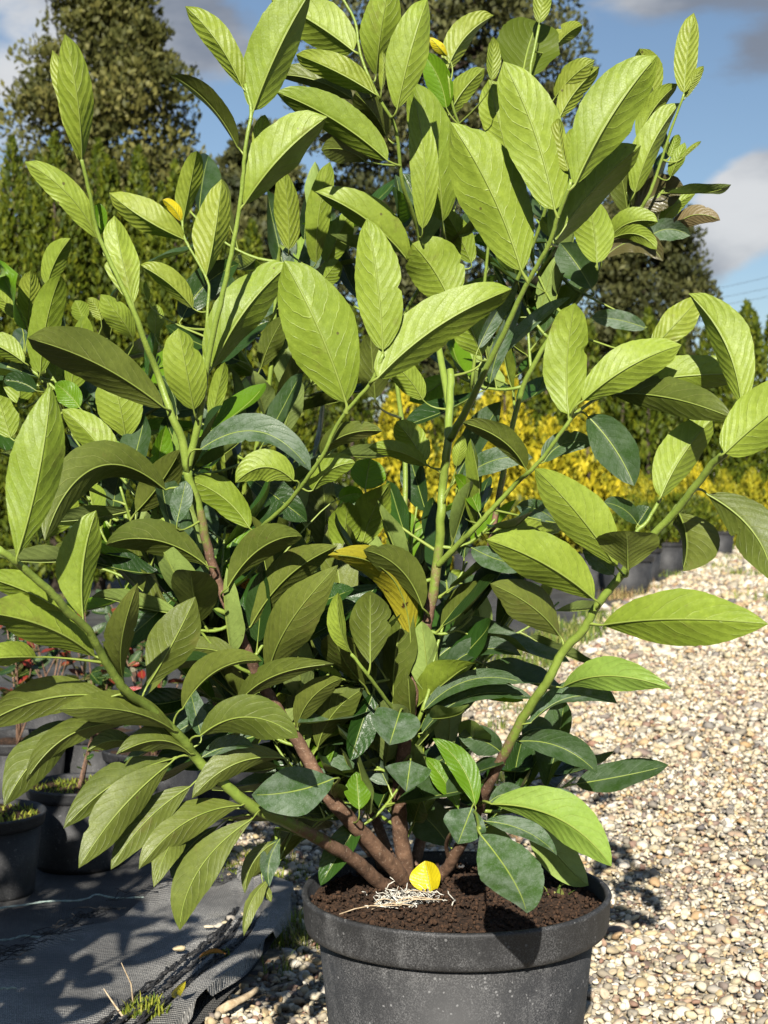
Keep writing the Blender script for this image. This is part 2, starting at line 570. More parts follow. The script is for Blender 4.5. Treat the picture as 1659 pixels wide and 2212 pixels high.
def stone_material(name, per_object):
    m, t = mat(name)
    rnd = t.n('ShaderNodeObjectInfo').outputs['Random'] if per_object else attrib(t, 'rnd')
    oc = t.n('ShaderNodeTexCoord').outputs['Object']
    col = t.ramp(rnd, STONE_STOPS)
    nz = t.noise(oc, 160.0, 5.0, .7)
    col = t.mix(t.sstep(nz, .45, .75), col, t.mix(.55, col, (0.30, 0.22, 0.13)))
    col = t.mix(t.math('MULTIPLY', t.sstep(nz, .5, .3), .35), col, (0.10, 0.085, 0.07))
    finish(t, principled(t, col, .72, .3, bump(t, nz, .5, .0015)))
    return m


M['stone'] = stone_material('gravel_stone', False)
M['pebble'] = stone_material('gravel_pebble', True)


def gravel_sheet_material():
    m, t = mat('gravel_bed')
    oc = t.n('ShaderNodeTexCoord').outputs['Object']
    v = t.n('ShaderNodeTexVoronoi', i_Scale=58.0)
    t.link(oc, v.inputs['Vector'])
    sep = t.n('ShaderNodeSeparateColor')
    t.link(v.outputs['Color'], sep.inputs[0])
    col = t.ramp(sep.outputs[0], STONE_STOPS)
    h = t.math('SUBTRACT', 1.0, v.outputs['Distance'])
    col = t.mix(t.math('MULTIPLY', t.sstep(v.outputs['Distance'], .45, .70), .5), col, (0.16, 0.125, 0.085))  # gaps between the stones darkened in the colour, as shade
    finish(t, principled(t, col, .85, .2, bump(t, h, .35, .006)))
    return m


M['gravel'] = gravel_sheet_material()


def fabric_material(name, base, worn, wear):
    m, t = mat(name)
    oc = t.n('ShaderNodeTexCoord').outputs['Object']
    rot = t.n('ShaderNodeMapping', i_Rotation=(0, 0, R(-14)))
    t.link(oc, rot.inputs[0])
    wv = t.n('ShaderNodeTexWave', wave_type='BANDS', bands_direction='Y', i_Scale=42.0, i_Distortion=.5)
    t.link(rot.outputs[0], wv.inputs[0])
    wx = t.n('ShaderNodeTexWave', wave_type='BANDS', bands_direction='X', i_Scale=95.0, i_Distortion=.4)
    t.link(rot.outputs[0], wx.inputs[0])
    weave = t.math('MULTIPLY_ADD', wx.outputs[1], .45, wv.outputs[1])
    big = t.noise(oc, 5.0, 6.0, .65)
    fine = t.noise(oc, 520.0, 3.0, .8)
    f = t.math('MULTIPLY', t.sstep(big, .36, .66), t.sstep(fine, .42, .62))
    f = t.math('MULTIPLY', t.math('MULTIPLY_ADD', weave, .3, f), wear, clamp=True)
    col = t.mix(f, base, worn)
    moss = t.math('MULTIPLY', t.sstep(t.noise(oc, 7.0, 4.0), .6, .72), t.sstep(fine, .45, .6))
    col = t.mix(t.math('MULTIPLY', moss, .35), col, (0.16, 0.14, 0.05))
    h = t.math('MULTIPLY_ADD', weave, .5, t.math('MULTIPLY', big, 2.0))
    finish(t, principled(t, col, .55, .4, bump(t, h, .9, .003)))
    return m


M['fabric'] = fabric_material('woven_ground_fabric', (0.034, 0.034, 0.034), (0.42, 0.41, 0.38), .95)
M['fabric2'] = fabric_material('newer_ground_fabric', (0.018, 0.018, 0.019), (0.22, 0.215, 0.20), .6)
M['earth'] = simple('far_ground', (0.06, 0.055, 0.03), (0.14, 0.13, 0.06), 1.5, .95, .4, .02)
# ------------------------------------------------------------------ ground
rg = np.random.default_rng(3)


def sheet(name, x0, x1, y0, y1, z, m, nx=2, ny=2, kind='structure'):
    xs, ys = np.linspace(x0, x1, nx), np.linspace(y0, y1, ny)
    V = np.stack(np.meshgrid(xs, ys, indexing='ij') + [np.full((nx, ny), z)], -1).reshape(-1, 3)
    o = obj(name, V, grid_faces(nx, ny)[:, ::-1], m)
    # face up
    tag(o, kind=kind)
    return o


ground = sheet('ground', -400, 400, -30, 900, -0.035, M['earth'])
tag(ground, 'brown earth of the nursery running back to the hedges', 'ground')
gravel = sheet('gravel_path', -3, 30, -2, 60, -0.012, M['gravel'])
tag(gravel, 'pale pebble gravel path beside the potting bed', 'gravel')

# edge of the planting bed (fabric to the left of it), in metres
EDGE = np.array([(-1.2, -2), (-.9, .5), (-.50, 1.5), (-.285, 2.31), (-.193, 2.64), (-.175, 2.8), (-.18, 3.0), (-.34, 3.12), (-.44, 3.35), (-.30, 3.9),
                 (.0, 4.3), (.62, 7.3), (2.2, 12.2), (4.8, 20), (15, 45)])


def edge_x(y):
    return np.interp(y, EDGE[:, 1], EDGE[:, 0])


def wrinkle(x, y):
    return (.006 * np.sin(7 * x + 3 * y) + .004 * np.sin(13 * y - 5 * x + 1) + .003 * np.sin(31 * x + 9 * y))


def fabric_sheet(name, m, y0, y1, ny, zoff, x_left, seam=None, fade=None):
    ys = np.linspace(y0, y1, ny)
    nx = 70
    V = []
    for y in ys:
        xr = edge_x(y) + .012 * math.sin(y * 17) + .006 * math.sin(y * 43)
        xs = xr - (xr - x_left) * np.linspace(0, 1, nx) ** 1.6
        zz = zoff + np.clip(wrinkle(xs, y), -.004, .02)
        V.append(np.stack([xs, np.full(nx, y), zz], 1))
    V = np.concatenate(V)
    return obj(name, V, grid_faces(ny, nx), m), V


# far bed and the two nearer strips of fabric; the nearest overlaps the one behind along a frayed seam
fb, _ = fabric_sheet('planting_bed', M['fabric2'], 2.0, 45, 160, .004, -30)
tag(fb, 'black weed fabric bed holding the rows of potted plants', 'fabric', kind='structure')


def seam_y(x):                      # nearer strip ends here
    a, b = ground_at(0, 2105), ground_at(330, 1950)
    return np.interp(x, [-3, a[0], b[0], .4], [a[1] - .55, a[1], b[1], b[1] + .35]) + .012 * np.sin(x * 23) + .006 * np.sin(x * 61)


near_strip = None


def near_fabric():
    ny, nx = 90, 150
    pts = []
    for j in range(ny):
        q = j / (ny - 1)
        for i in range(nx):
            s = 1 - i / (nx - 1)
            base_x = -.2 - 2.0 * s ** 2
            ytop = seam_y(base_x)
            yv = 1.3 + (ytop - 1.3) * q
            x = edge_x(yv) - 2.0 * s ** 2 + .005 * math.sin(yv * 21)
            d = edge_x(yv) - x
            zz = .020 + wrinkle(x * 1.3, yv * 1.2) * .8
            hump = 1 / (1 + math.exp((d - .098) / .004))          # folded hem: a flat doubled band with two creases
            zz += .013 * hump - .012 * math.exp(-((d - .052) / .005) ** 2) - .009 * math.exp(-((d - .080) / .004) ** 2) - .006 * math.exp(-((d - .104) / .006) ** 2)
            if d < .004: zz -= .020
            if q > .95:
                zz += (q - .95) / .05 * .007 * (1.2 + math.sin(x * 40))
            pts.append((x, yv, zz))
    return obj('ground_fabric', np.array(pts), grid_faces(ny, nx), M['fabric'])


near_strip = near_fabric()
tag(near_strip, 'worn grey woven fabric strip with folded hem along the gravel', 'fabric', kind='structure')

# frayed threads of the seam and the teal marking threads
fr = MB()
for i in range(150):
    x = rg.uniform(-1.05, -.28)
    y = float(seam_y(x)) + rg.normal(0, .018)
    a = rg.normal(.55, .35)
    L = rg.uniform(.02, .12)
    t = np.linspace(-.5, .5, 6)[:, None]
    P = np.array((x, y, .03)) + t * L * np.array((math.cos(a), math.sin(a), 0)) + np.c_[np.zeros(6), rg.normal(0, .003, 6), np.abs(rg.normal(0, .006, 6))]
    fr.add(*tube(P, .0009, 4))
for i in range(260):  # black threads laid in the hem creases to make them read dark
    y = rg.uniform(2.0, 2.78)
    dd = rg.choice([.052, .080, .104]) + rg.normal(0, .0025)
    L = rg.uniform(.03, .10)
    t = np.linspace(-.5, .5, 5)[:, None]
    P = np.array((edge_x(y) - dd, y, .031)) + t * L * np.array((.24, .97, 0)) + np.c_[rg.normal(0, .002, 5), np.zeros(5), np.abs(rg.normal(0, .003, 5))]
    fr.add(*tube(P, rg.uniform(.0012, .0026), 4))
fr = fr.build('frayed_threads', M['thread'])
tag(fr, 'loose black threads fraying along the seam and darkening the hem creases', 'threads', kind='stuff')


def thread(us, z, lab):
    P = catmull([ground_at(u, v, z) for u, v in us], 60)
    P[:, 2] += .001 * np.sin(np.arange(60) * .5)
    tw = MB()
    for k in range(2):
        a = np.arange(60) * .9 + k * np.pi
        Q = P + np.c_[np.zeros(60), np.cos(a) * .0008, np.sin(a) * .0008]
        tw.add(*tube(Q, .0013, 5))
    tag(tw.build('marking_thread', M['teal']), lab, 'thread')


thread([(-120, 1985), (0, 1963), (80, 1950), (180, 1943), (210, 1933), (260, 1940), (330, 1938)], .016, 'pale teal thread woven across the fabric beneath the two mossy pots')
thread([(-80, 2040), (0, 2032), (60, 2022), (110, 2028), (175, 2033)], .017, 'pale teal thread ending at the frayed fabric seam')
thread([(-60, 2145), (0, 2136), (35, 2134)], .040, 'short pale teal thread on the worn fabric strip')

# ------------------------------------------------------------------ gravel stones
ico_t = (1 + 5 ** .5) / 2
ICO_V = norm(np.array([(-1, ico_t, 0), (1, ico_t, 0), (-1, -ico_t, 0), (1, -ico_t, 0), (0, -1, ico_t), (0, 1, ico_t), (0, -1, -ico_t), (0, 1, -ico_t),
                       (ico_t, 0, -1), (ico_t, 0, 1), (-ico_t, 0, -1), (-ico_t, 0, 1)], float))
ICO_F = np.array([(0, 11, 5), (0, 5, 1), (0, 1, 7), (0, 7, 10), (0, 10, 11), (1, 5, 9), (5, 11, 4), (11, 10, 2), (10, 7, 6), (7, 1, 8),
                  (3, 9, 4), (3, 4, 2), (3, 2, 6), (3, 6, 8), (3, 8, 9), (4, 9, 5), (2, 4, 11), (6, 2, 10), (8, 6, 7), (9, 8, 1)])


def subdivide(V, F):
    V = [tuple(v) for v in V]
    cache, out = {}, []

    def m(a, b):
        k = (min(a, b), max(a, b))
        if k not in cache:
            p = (np.array(V[a]) + np.array(V[b])) / 2
            V.append(tuple(p / np.linalg.norm(p)))
            cache[k] = len(V) - 1
        return cache[k]
    for a, b, c in F:
        ab, bc, ca = m(a, b), m(b, c), m(c, a)
        out += [(a, ab, ca), (b, bc, ab), (c, ca, bc), (ab, bc, ca)]
    return np.array(V), np.array(out)


ICO2_V, ICO2_F = subdivide(ICO_V, ICO_F)


def lumpy(V, r):
    d = np.ones(len(V))
    for _ in range(6):
        ax = norm(r.normal(size=3))
        d -= .20 * np.clip(V @ ax - r.uniform(.05, .55), 0, 1) * 2.2
        d += .06 * np.tanh(3 * (V @ norm(r.normal(size=3))))
    return V * d[:, None]


POT_C = np.array((.0933, 1.93))


def stone_positions():
    pts = []
    # nearer band dense, thinning in size bookkeeping only
    for (y0, y1, sp) in ((2.02, 3.2, .0128), (3.2, 4.6, .0155), (4.6, 7.2, .022), (7.2, 10, .032), (10, 16, .046), (16, 24, .07)):
        ys = np.arange(y0, y1, sp)
        for y in ys:
            x0, x1 = edge_x(y) + (.006 if y < 3.0 else -.03), .272 * y + .12
            x0 = max(x0, -.272 * y - .1)
            if x1 <= x0: continue
            n = int((x1 - x0) / sp)
            if n < 1: continue
            xs = x0 + (np.arange(n) + .5) * sp + rg.uniform(-.5, .5, n) * sp
            yy = y + rg.uniform(-.5, .5, n) * sp
            pts.append(np.stack([xs, yy, np.full(n, sp)], 1))
    P = np.concatenate(pts)
    d = np.hypot(P[:, 0] - POT_C[0], P[:, 1] - POT_C[1])
    return P[d > .165]


SP = stone_positions()
ns = len(SP)
size = np.clip(rg.lognormal(0, .38, ns), .5, 2.3) * SP[:, 2] * .60
print('stones', ns)
# the 300 that show largest become single pebbles
seen = size / SP[:, 1]
u_s = CX + SP[:, 0] / SP[:, 1] * FPX
v_s = HORIZON + CAM_Z / SP[:, 1] * FPX
infr = (u_s > 15) & (u_s < 1645) & (v_s < 2205) & ~((u_s > 690) & (u_s < 1290) & (v_s > 1900))
score = np.where(infr, seen, 0)
big = np.argsort(-score)[:300]
single = np.zeros(ns, bool)
single[big] = True
protos = []
for k in range(10):
    me = mesh_np('pebble', lumpy(ICO2_V, rg) * np.array((1, .8, .62)), ICO2_F)
    me.materials.append(M['pebble'])
    protos.append(me)
for i in big:
    o = bpy.data.objects.new('pebble', protos[rg.integers(10)])
    s = size[i]
    o.location = (SP[i, 0], SP[i, 1], -.012 + s * .30 + rg.uniform(0, .006))
    o.scale = (s * 1.15, s * 1.05, s * rg.uniform(.8, 1.1))
    o.rotation_euler = (rg.uniform(-.4, .4), rg.uniform(-.4, .4), rg.uniform(0, 6.28))
    link(o, gravel)


def stone_mass(idx, BV, BF, name, lab):
    n = len(idx)
    nb = len(BV)
    variants = np.stack([lumpy(BV, rg) for _ in range(24)])
    k = rg.integers(0, 24, n)
    V = variants[k] * np.stack([np.ones(n), rg.uniform(.55, .95, n), rg.uniform(.40, .85, n)], 1)[:, None]
    a, b, c = rg.uniform(0, 2 * np.pi, n), rg.normal(0, .3, n), rg.normal(0, .3, n)

    def rot(V, ang, i, j):
        cs, sn = np.cos(ang)[:, None], np.sin(ang)[:, None]
        x, y = V[:, :, i].copy(), V[:, :, j].copy()
        V[:, :, i], V[:, :, j] = x * cs - y * sn, x * sn + y * cs
    rot(V, b, 1, 2); rot(V, c, 0, 2); rot(V, a, 0, 1)
    s = size[idx]
    V *= (s * 1.12)[:, None, None]
    V += np.stack([SP[idx, 0], SP[idx, 1], -.012 + s * .25 + rg.uniform(-.004, .009, n)], 1)[:, None]
    F = (BF[None] + (np.arange(n) * nb)[:, None, None]).reshape(-1, 3)
    o = obj(name, V.reshape(-1, 3), F, M['stone'], gravel, attrs={'rnd': np.repeat(rg.uniform(0, 1, n), nb)})
    o['kind'] = 'stuff'
    return o


idx = np.where(~single)[0]
nearm = SP[idx, 1] < 2.9
stone_mass(idx[nearm], ICO2_V, ICO2_F, 'gravel_stones', '')
stone_mass(idx[~nearm], ICO_V, ICO_F, 'far_gravel_stones', '')

# ------------------------------------------------------------------ background trees and hedges
def spray_quads(r, centers, normals, size, aspect, hang=0.0):
    """small leaf sprays: two crossed-ish quads reduced to one bent quad each"""
    n = len(centers)
    up = np.tile(np.array((0, 0, 1.0)), (n, 1)) + r.normal(0, .45, (n, 3)) + normals * .5
    up[:, 2] -= hang
    A = norm(up)
    S = norm(np.cross(A, norm(normals + r.normal(0, .6, (n, 3)))))
    L = size * r.uniform(.6, 1.3, n)
    W = L * aspect * r.uniform(.7, 1.2, n)
    b = centers - A * L[:, None] * .5
    V = np.stack([b, b + A * (L * .55)[:, None] + S * W[:, None] * .5, b + A * L[:, None], b + A * (L * .45)[:, None] - S * W[:, None] * .5], 1)
    F = (np.arange(n) * 4)[:, None] + np.arange(4)[None]
    return V.reshape(-1, 3), F


def crown_mesh(name, r, clumps, per, size, aspect, m, parent, hang=0.0, fill=.35):
    mb = MB()
    for (c, rad, rad_z) in clumps:
        d = norm(r.normal(size=(per, 3)))
        q = np.where(r.uniform(size=per) < fill, r.uniform(.35, .9, per), r.uniform(.82, 1.08, per))
        pos = np.array(c) + d * q[:, None] * np.array((rad, rad, rad_z))
        V, F = spray_quads(r, pos, d, size, aspect, hang)
        shade = np.repeat(np.clip(r.normal(.5, .2) + r.normal(0, .2, per), 0, 1), 4)
        mb.add(V, F, rnd=shade)
    return mb.build(name, m, parent, smooth=False)


def big_tree(name, label, base, profile, m, seed, n_clump, per, size, cr, group=None):
    """profile: list of (height, crown radius); clumps sit round the crown like heavy drooping sprays"""
    r = np.random.default_rng(seed)
    root = empty(name, base)
    tag(root, label, 'tree', group)
    H = profile[-1][0]
    hs = np.array([p[0] for p in profile]); rs_ = np.array([p[1] for p in profile])
    tp = np.array([(base[0] + .1 * math.sin(z), base[1], z - .1) for z in np.linspace(0, H * .97, 14)])
    mb = MB()
    mb.add(*tube(tp, np.linspace(H * .022, .02, 14), 8))
    clumps = []
    for i in range(n_clump):
        z = hs[0] + (H - hs[0]) * (r.uniform() ** .85)
        rad = np.interp(z, hs, rs_)
        a = r.uniform(0, 2 * np.pi)
        q = math.sqrt(r.uniform(.12, 1))
        c = (base[0] + math.cos(a) * rad * q, base[1] + math.sin(a) * rad * q, z)
        k = cr * r.uniform(.65, 1.3) * (.55 + .45 * rad / rs_.max())
        clumps.append((c, k, k * r.uniform(.55, .9)))
        if i % 4 == 0:
            P = np.array([(base[0], base[1], z - rad * .25), ((base[0] + c[0]) / 2, (base[1] + c[1]) / 2, z - rad * .08), c])
            mb.add(*tube(P, [H * .006, H * .004, .012], 5))
    mb.build('trunk', M['trunk'], root)
    crown_mesh('crown', r, clumps, per, size, .55, m, root, hang=.35)
    return root


def world_at(u, Y):
    return (u - CX) / FPX * Y


big_tree('conifer_tree', 'broad tall olive conifer rising behind the green hedge', (world_at(228, 40), 40, 0),
         [(1.5, 3.0), (8, 3.0), (10.5, 2.6), (11.5, 2.2), (12.8, 1.55), (14, 1.1), (17, .3)], M['oldtree'], 21, 400, 190, .19, .85)
big_tree('conifer_tree', 'tall dark conifer rising behind the crown of the laurel', (world_at(950, 42), 42, 0),
         [(1.5, 3.6), (7, 3.7), (11, 3.9), (13.5, 3.7), (17, 2.2), (19, .5)], M['darktree'], 22, 400, 190, .19, .9)
big_tree('conifer_tree', 'lower rounded dark conifer beside the overhead cables', (world_at(1385, 46), 46, 0),
         [(1.0, 2.0), (4, 2.1), (7, 1.9), (9, 1.3), (10.5, .4)], M['darktree'], 23, 220, 210, .19, .65)
big_tree('conifer_tree', 'small grey green conifer between the two tall conifers', (world_at(560, 36), 36, 0),
         [(1.0, 1.9), (4, 1.9), (7, 1.5), (8.6, .8), (9.4, .3)], M['darktree'], 24, 200, 210, .19, .55)


def thuja(label, x, Y, h, rad, m, seed, group, leaders=4, per=420, size=.14, name='thuja_tree'):
    r = np.random.default_rng(seed)
    root = empty(name, (x, Y, 0))
    tag(root, label, 'conifer', group)
    obj('trunk', *tube(np.array([(x, Y, -.04), (x, Y, h * .4), (x, Y, h * .85)]), [.05, .035, .01], 7), M['trunk'], root)
    mb = MB()
    for k in range(leaders):
        a = r.uniform(0, 6.28)
        ox, oy = (math.cos(a) * rad * .55, math.sin(a) * rad * .55) if k else (0, 0)
        hh = h * (1 if k == 0 else r.uniform(.80, .97))
        rr = rad * (.75 if k else 1)
        n = per * 3
        z = hh * r.uniform(0.02, 1, n) ** .9
        prof = np.clip(1.05 * (1 - (z / hh)) ** .62, .03, 1) * np.clip(.55 + z / hh * 1.4, 0, 1)
        th = r.uniform(0, 2 * np.pi, n)
        lump = 1 + .16 * np.sin(th * 3 + z * 6 + k) + .12 * np.sin(z * 17 + th * 5)
        q = rr * prof * lump * np.where(r.uniform(size=n) < .25, r.uniform(.5, .9, n), 1)
        c = np.stack([x + ox * (1 - z / hh * .4) + np.cos(th) * q, Y + oy * (1 - z / hh * .4) + np.sin(th) * q, z], 1)
        d = np.stack([np.cos(th), np.sin(th), np.full(n, .25)], 1)
        V, F = spray_quads(r, c, d, size, .42)
        sh = np.clip(.5 + .25 * np.sin(th * 4 + z * 9) + r.normal(0, .2, n), 0, 1)
        mb.add(V, F, rnd=np.repeat(sh, 4))
    mb.build('crown', m, root, smooth=False)
    return root


for i, (u, top) in enumerate([(-60, 330), (30, 300), (120, 292), (215, 305), (300, 318), (380, 350), (450, 372), (545, 480), (635, 520)]):
    Y = 12 + .25 * math.sin(i * 2.1)
    h = CAM_Z + (HORIZON - top) / FPX * Y
    thuja('bright green thuja in the tall clipped hedge below the broad conifer', world_at(u, Y), Y, h, .36, M['thuja'], 40 + i, 'thujas of the tall hedge', 5, 1000, .062)
for i, (u, top) in enumerate([(1180, 700), (1270, 690), (1345, 690), (1400, 668), (1462, 712), (1525, 708), (1572, 720), (1612, 652), (1668, 672), (760, 660), (880, 690), (990, 690), (1085, 690)]):
    Y = 25 + .6 * math.sin(i * 1.7)
    h = CAM_Z + (HORIZON - top) / FPX * Y
    thuja('dark green thuja in the distant hedge behind the golden shrubs', world_at(u, Y), Y, h, .52, M['thuja'], 70 + i, 'thujas of the distant hedge', 3, 420, .14)
# golden conifers
for i, (u, top, Y, rad) in enumerate([(880, 815, 15, .50), (1090, 790, 15.5, .55), (1270, 850, 15, .36), (1005, 880, 14.4, .40), (1185, 900, 14.2, .40)]):
    h = CAM_Z + (HORIZON - top) / FPX * Y
    thuja('golden yellow conifer glimpsed through the laurel', world_at(u, Y), Y, h, rad, M['gold'], 100 + i, 'golden conifers behind the laurel', 4, 380, .09, 'golden_conifer')
for i in range(10):
    Y = 21.5 + .5 * math.sin(i * 2.3)
    u = 1130 + i * 62
    h = CAM_Z + (HORIZON - (1008 + 12 * math.sin(i * 1.9))) / FPX * Y
    thuja('low yellow green conifer in the row at the end of the path', world_at(u, Y), Y, h, .36, M['goldgreen'] if i % 3 else M['gold'], 130 + i, 'low golden conifers edging the path', 4, 300, .10, 'golden_conifer')

# overhead cables
for i, (v0, v1, lab) in enumerate([(585, 640, 'topmost'), (612, 655, 'second'), (632, 668, 'third'), (700, 716, 'lowest')]):
    a, b = at(1760, v0 - 12, 90), at(1330, v1 + 20, 120)
    P = np.array([a * (1 - t) + b * t - np.array((0, 0, 4 * t * (1 - t) * .25)) for t in np.linspace(0, 1, 12)])
    tag(obj('power_cable', *tube(P, .014, 5), M['cable']), lab + ' thin overhead power cable crossing the blue sky', 'cable', 'overhead power cables')
# ------------------------------------------------------------------ the cherry laurel
rng = np.random.default_rng(11)
# windows of the photograph in which the plant was measured (offsets in photo units, scale per unit)
REG = {1: (0, 0), 2: (548.6, 0), 3: (1055.5, 0), 4: (0, 548.6), 5: (548.6, 548.6), 6: (1055.5, 548.6), 7: (0, 1097.2),
       8: (548.6, 1097.2), 9: (1055.5, 1097.2), 10: (0, 1608.5), 11: (548.6, 1608.5), 12: (1055.5, 1608.5)}
K = 0.3638


def reg(r, x, y):
    return REG[r][0] + x * K, REG[r][1] + y * K


# branch: key, radius start/end (m), bark age start/end, points "window x y depth"
BRANCHES = """
S1 .0125 .0052 0.88 0 : 11 890 830 2.04, 11 840 740 2.02, 11 600 480 1.98, 11 440 300 1.96, 8 280 1420 1.95, 8 160 1230 1.94, 8 20 1000 1.93, 7 1480 880 1.92, 7 1380 640 1.91, 7 1310 480 1.91, 7 1240 260 1.90, 7 1190 40 1.89, 4 1110 1285 1.88
B1 .0048 .0020 -0.25 0 : 4 1110 1290 1.88, 4 1180 980 1.87, 4 1240 600 1.855, 4 1330 200 1.84, 1 1420 1250 1.83, 1 1460 860 1.82, 1 1492 660 1.82, 1 1465 540 1.82, 1 1458 500 1.82
B2 .0055 .0020 -0.25 0 : 4 1112 1280 1.88, 4 1080 1100 1.875, 4 1020 960 1.87, 4 940 720 1.87, 4 870 550 1.86, 4 790 330 1.85, 1 590 1410 1.84, 1 540 1180 1.83, 1 485 950 1.82
S2 .0120 .0048 0.6 0 : 11 920 830 2.04, 11 880 600 2.02, 11 858 330 2.0, 8 895 1420 1.97, 8 930 1180 1.96, 8 960 980 1.955, 8 1010 760 1.95, 8 1050 560 1.945, 8 1090 320 1.94, 8 1110 60 1.93, 5 1120 1380 1.93, 5 1150 1150 1.92, 5 1160 1000 1.93, 5 1168 690 1.95
B3 .0050 .0022 -0.25 0 : 5 1165 1100 1.92, 5 1260 930 1.90, 5 1360 720 1.88, 5 1480 480 1.86, 5 1610 200 1.84, 3 360 1450 1.82, 3 410 1290 1.81, 3 480 1110 1.80, 3 487 1070 1.80
B4 .0040 .0020 -0.25 0 : 8 150 800 2.05, 7 1590 260 1.93, 8 40 130 1.89, 5 200 1480 1.86, 5 400 1210 1.83, 5 480 1040 1.82, 5 570 910 1.81, 5 700 755 1.80, 5 765 600 1.795
B5 .0042 .0022 -0.25 0 : 8 1085 350 1.94, 8 1240 190 1.92, 8 1310 120 1.91, 5 1560 1360 1.89, 6 225 1310 1.87, 6 330 1200 1.86, 6 430 1060 1.85, 6 515 945 1.845
B6 .0085 .0040 0.36 0 : 11 960 830 2.05, 11 1120 760 2.04, 11 1230 590 2.01, 11 1350 350 1.98, 9 0 1640 1.96, 9 100 1450 1.94, 9 220 1220 1.92, 9 350 1030 1.90, 9 450 840 1.89, 9 560 730 1.88, 9 650 570 1.87, 9 770 420 1.86, 9 860 300 1.85, 9 950 190 1.845, 9 1100 30 1.83, 6 1180 1440 1.82, 6 1330 1250 1.80, 6 1400 1185 1.79
B7 .0032 .0020 -0.25 0 : 9 810 340 1.86, 9 875 150 1.86, 6 940 1590 1.86, 6 1020 1450 1.86
B8 .0105 .0036 0.25 0 : 11 860 850 2.04, 11 760 830 2.00, 11 600 690 1.93, 11 440 590 1.87, 11 240 480 1.81, 10 1500 370 1.75, 10 1330 230 1.72, 10 1160 80 1.70, 7 1110 1400 1.68, 7 1000 1290 1.65, 7 860 1170 1.61, 7 740 1080 1.57, 7 620 900 1.53, 7 520 720 1.49, 7 400 620 1.46, 7 330 530 1.44, 7 120 340 1.40, 7 -10 245 1.38
B9 .0030 .0020 -0.25 0 : 8 890 1300 1.97, 8 850 1230 1.93, 8 690 1010 1.89, 8 580 870 1.88
BA .0032 .0018 -0.25 0 : 8 920 1400 1.97, 8 985 1240 1.95, 8 1040 1080 1.95, 8 1060 940 1.95, 8 1120 700 1.96
BB .0042 .0022 0.1 0 : 7 1300 480 1.92, 4 1040 1370 1.99, 4 780 1160 2.02, 4 600 1040 2.03, 4 440 900 2.03, 4 240 730 2.03, 4 100 640 2.03, 4 -120 520 2.03
BC .0030 .0018 -0.25 0 : 7 1270 380 1.92, 4 960 1565 1.95, 4 820 1440 1.96, 4 690 1290 1.96
BD .0036 .0018 -0.1 0 : 7 1390 640 1.92, 7 1330 620 1.94, 7 1100 520 1.96, 7 860 440 1.97, 7 740 410 1.98, 7 580 350 1.98
BE .0050 .0016 -0.25 0 : 5 1160 900 1.96, 5 1050 300 2.02, 2 990 1440 2.0, 2 940 1260 1.98, 2 880 1080 1.96, 2 840 760 1.94, 2 740 580 1.93, 2 640 350 1.93, 2 600 130 1.93, 2 530 0 1.93, 2 480 -60 1.93
BF .0030 .0016 -0.25 0 : 4 1180 1000 2.0, 4 1235 300 2.0, 4 1228 150 2.0, 1 1100 1425 2.0, 1 1082 1310 2.0
S3 .0080 .0030 0.6 0 : 11 870 820 2.08, 8 500 1300 2.12, 8 200 700 2.18, 5 0 1400 2.2, 5 100 700 2.17, 5 150 0 2.15, 2 210 1500 2.12
S4 .0085 .0030 0.55 0 : 11 930 820 2.09, 8 1150 1300 2.14, 8 1330 600 2.18, 5 1540 1000 2.16, 6 300 600 2.13, 6 640 120 2.10, 3 660 1500 2.08, 3 760 1400 2.08, 3 840 1230 2.06, 3 860 1150 2.05
S5 .0080 .0028 0.5 0 : 11 900 810 2.1, 8 850 900 2.16, 5 900 1300 2.2, 5 850 500 2.18, 2 1130 1500 2.1, 2 1130 1430 2.06, 2 1118 1330 2.05
S6 .0080 .0030 0.6 0 : 11 840 830 2.08, 8 0 1150 2.12, 7 900 700 2.16, 4 700 1300 2.18, 4 480 900 2.15, 4 330 700 2.12, 4 270 500 2.1
BG .0032 .0016 -0.25 0 : 3 760 1420 2.08, 3 930 1200 2.04, 3 1010 1000 2.03, 3 1080 780 2.02, 3 1160 560 2.01
BH .0030 .0016 -0.25 0 : 3 660 1500 2.08, 3 645 1600 2.0, 3 640 1560 2.0
BI .0034 .0018 -0.25 0 : 5 1400 500 2.14, 3 320 1300 2.05, 3 420 700 2.0, 3 250 500 1.99, 3 300 150 1.99
BJ .0030 .0018 0.3 0 : 11 1160 700 2.03, 11 1150 560 1.96, 11 1300 400 1.80, 11 1340 500 1.63
BK .0028 .0018 -0.25 0 : 5 1290 800 2.16, 2 1400 1200 2.10, 2 1200 700 2.04, 2 1150 420 2.03
BL .0026 .0018 -0.25 0 : 11 560 640 1.94, 11 160 500 1.86, 10 1640 560 1.82
"""
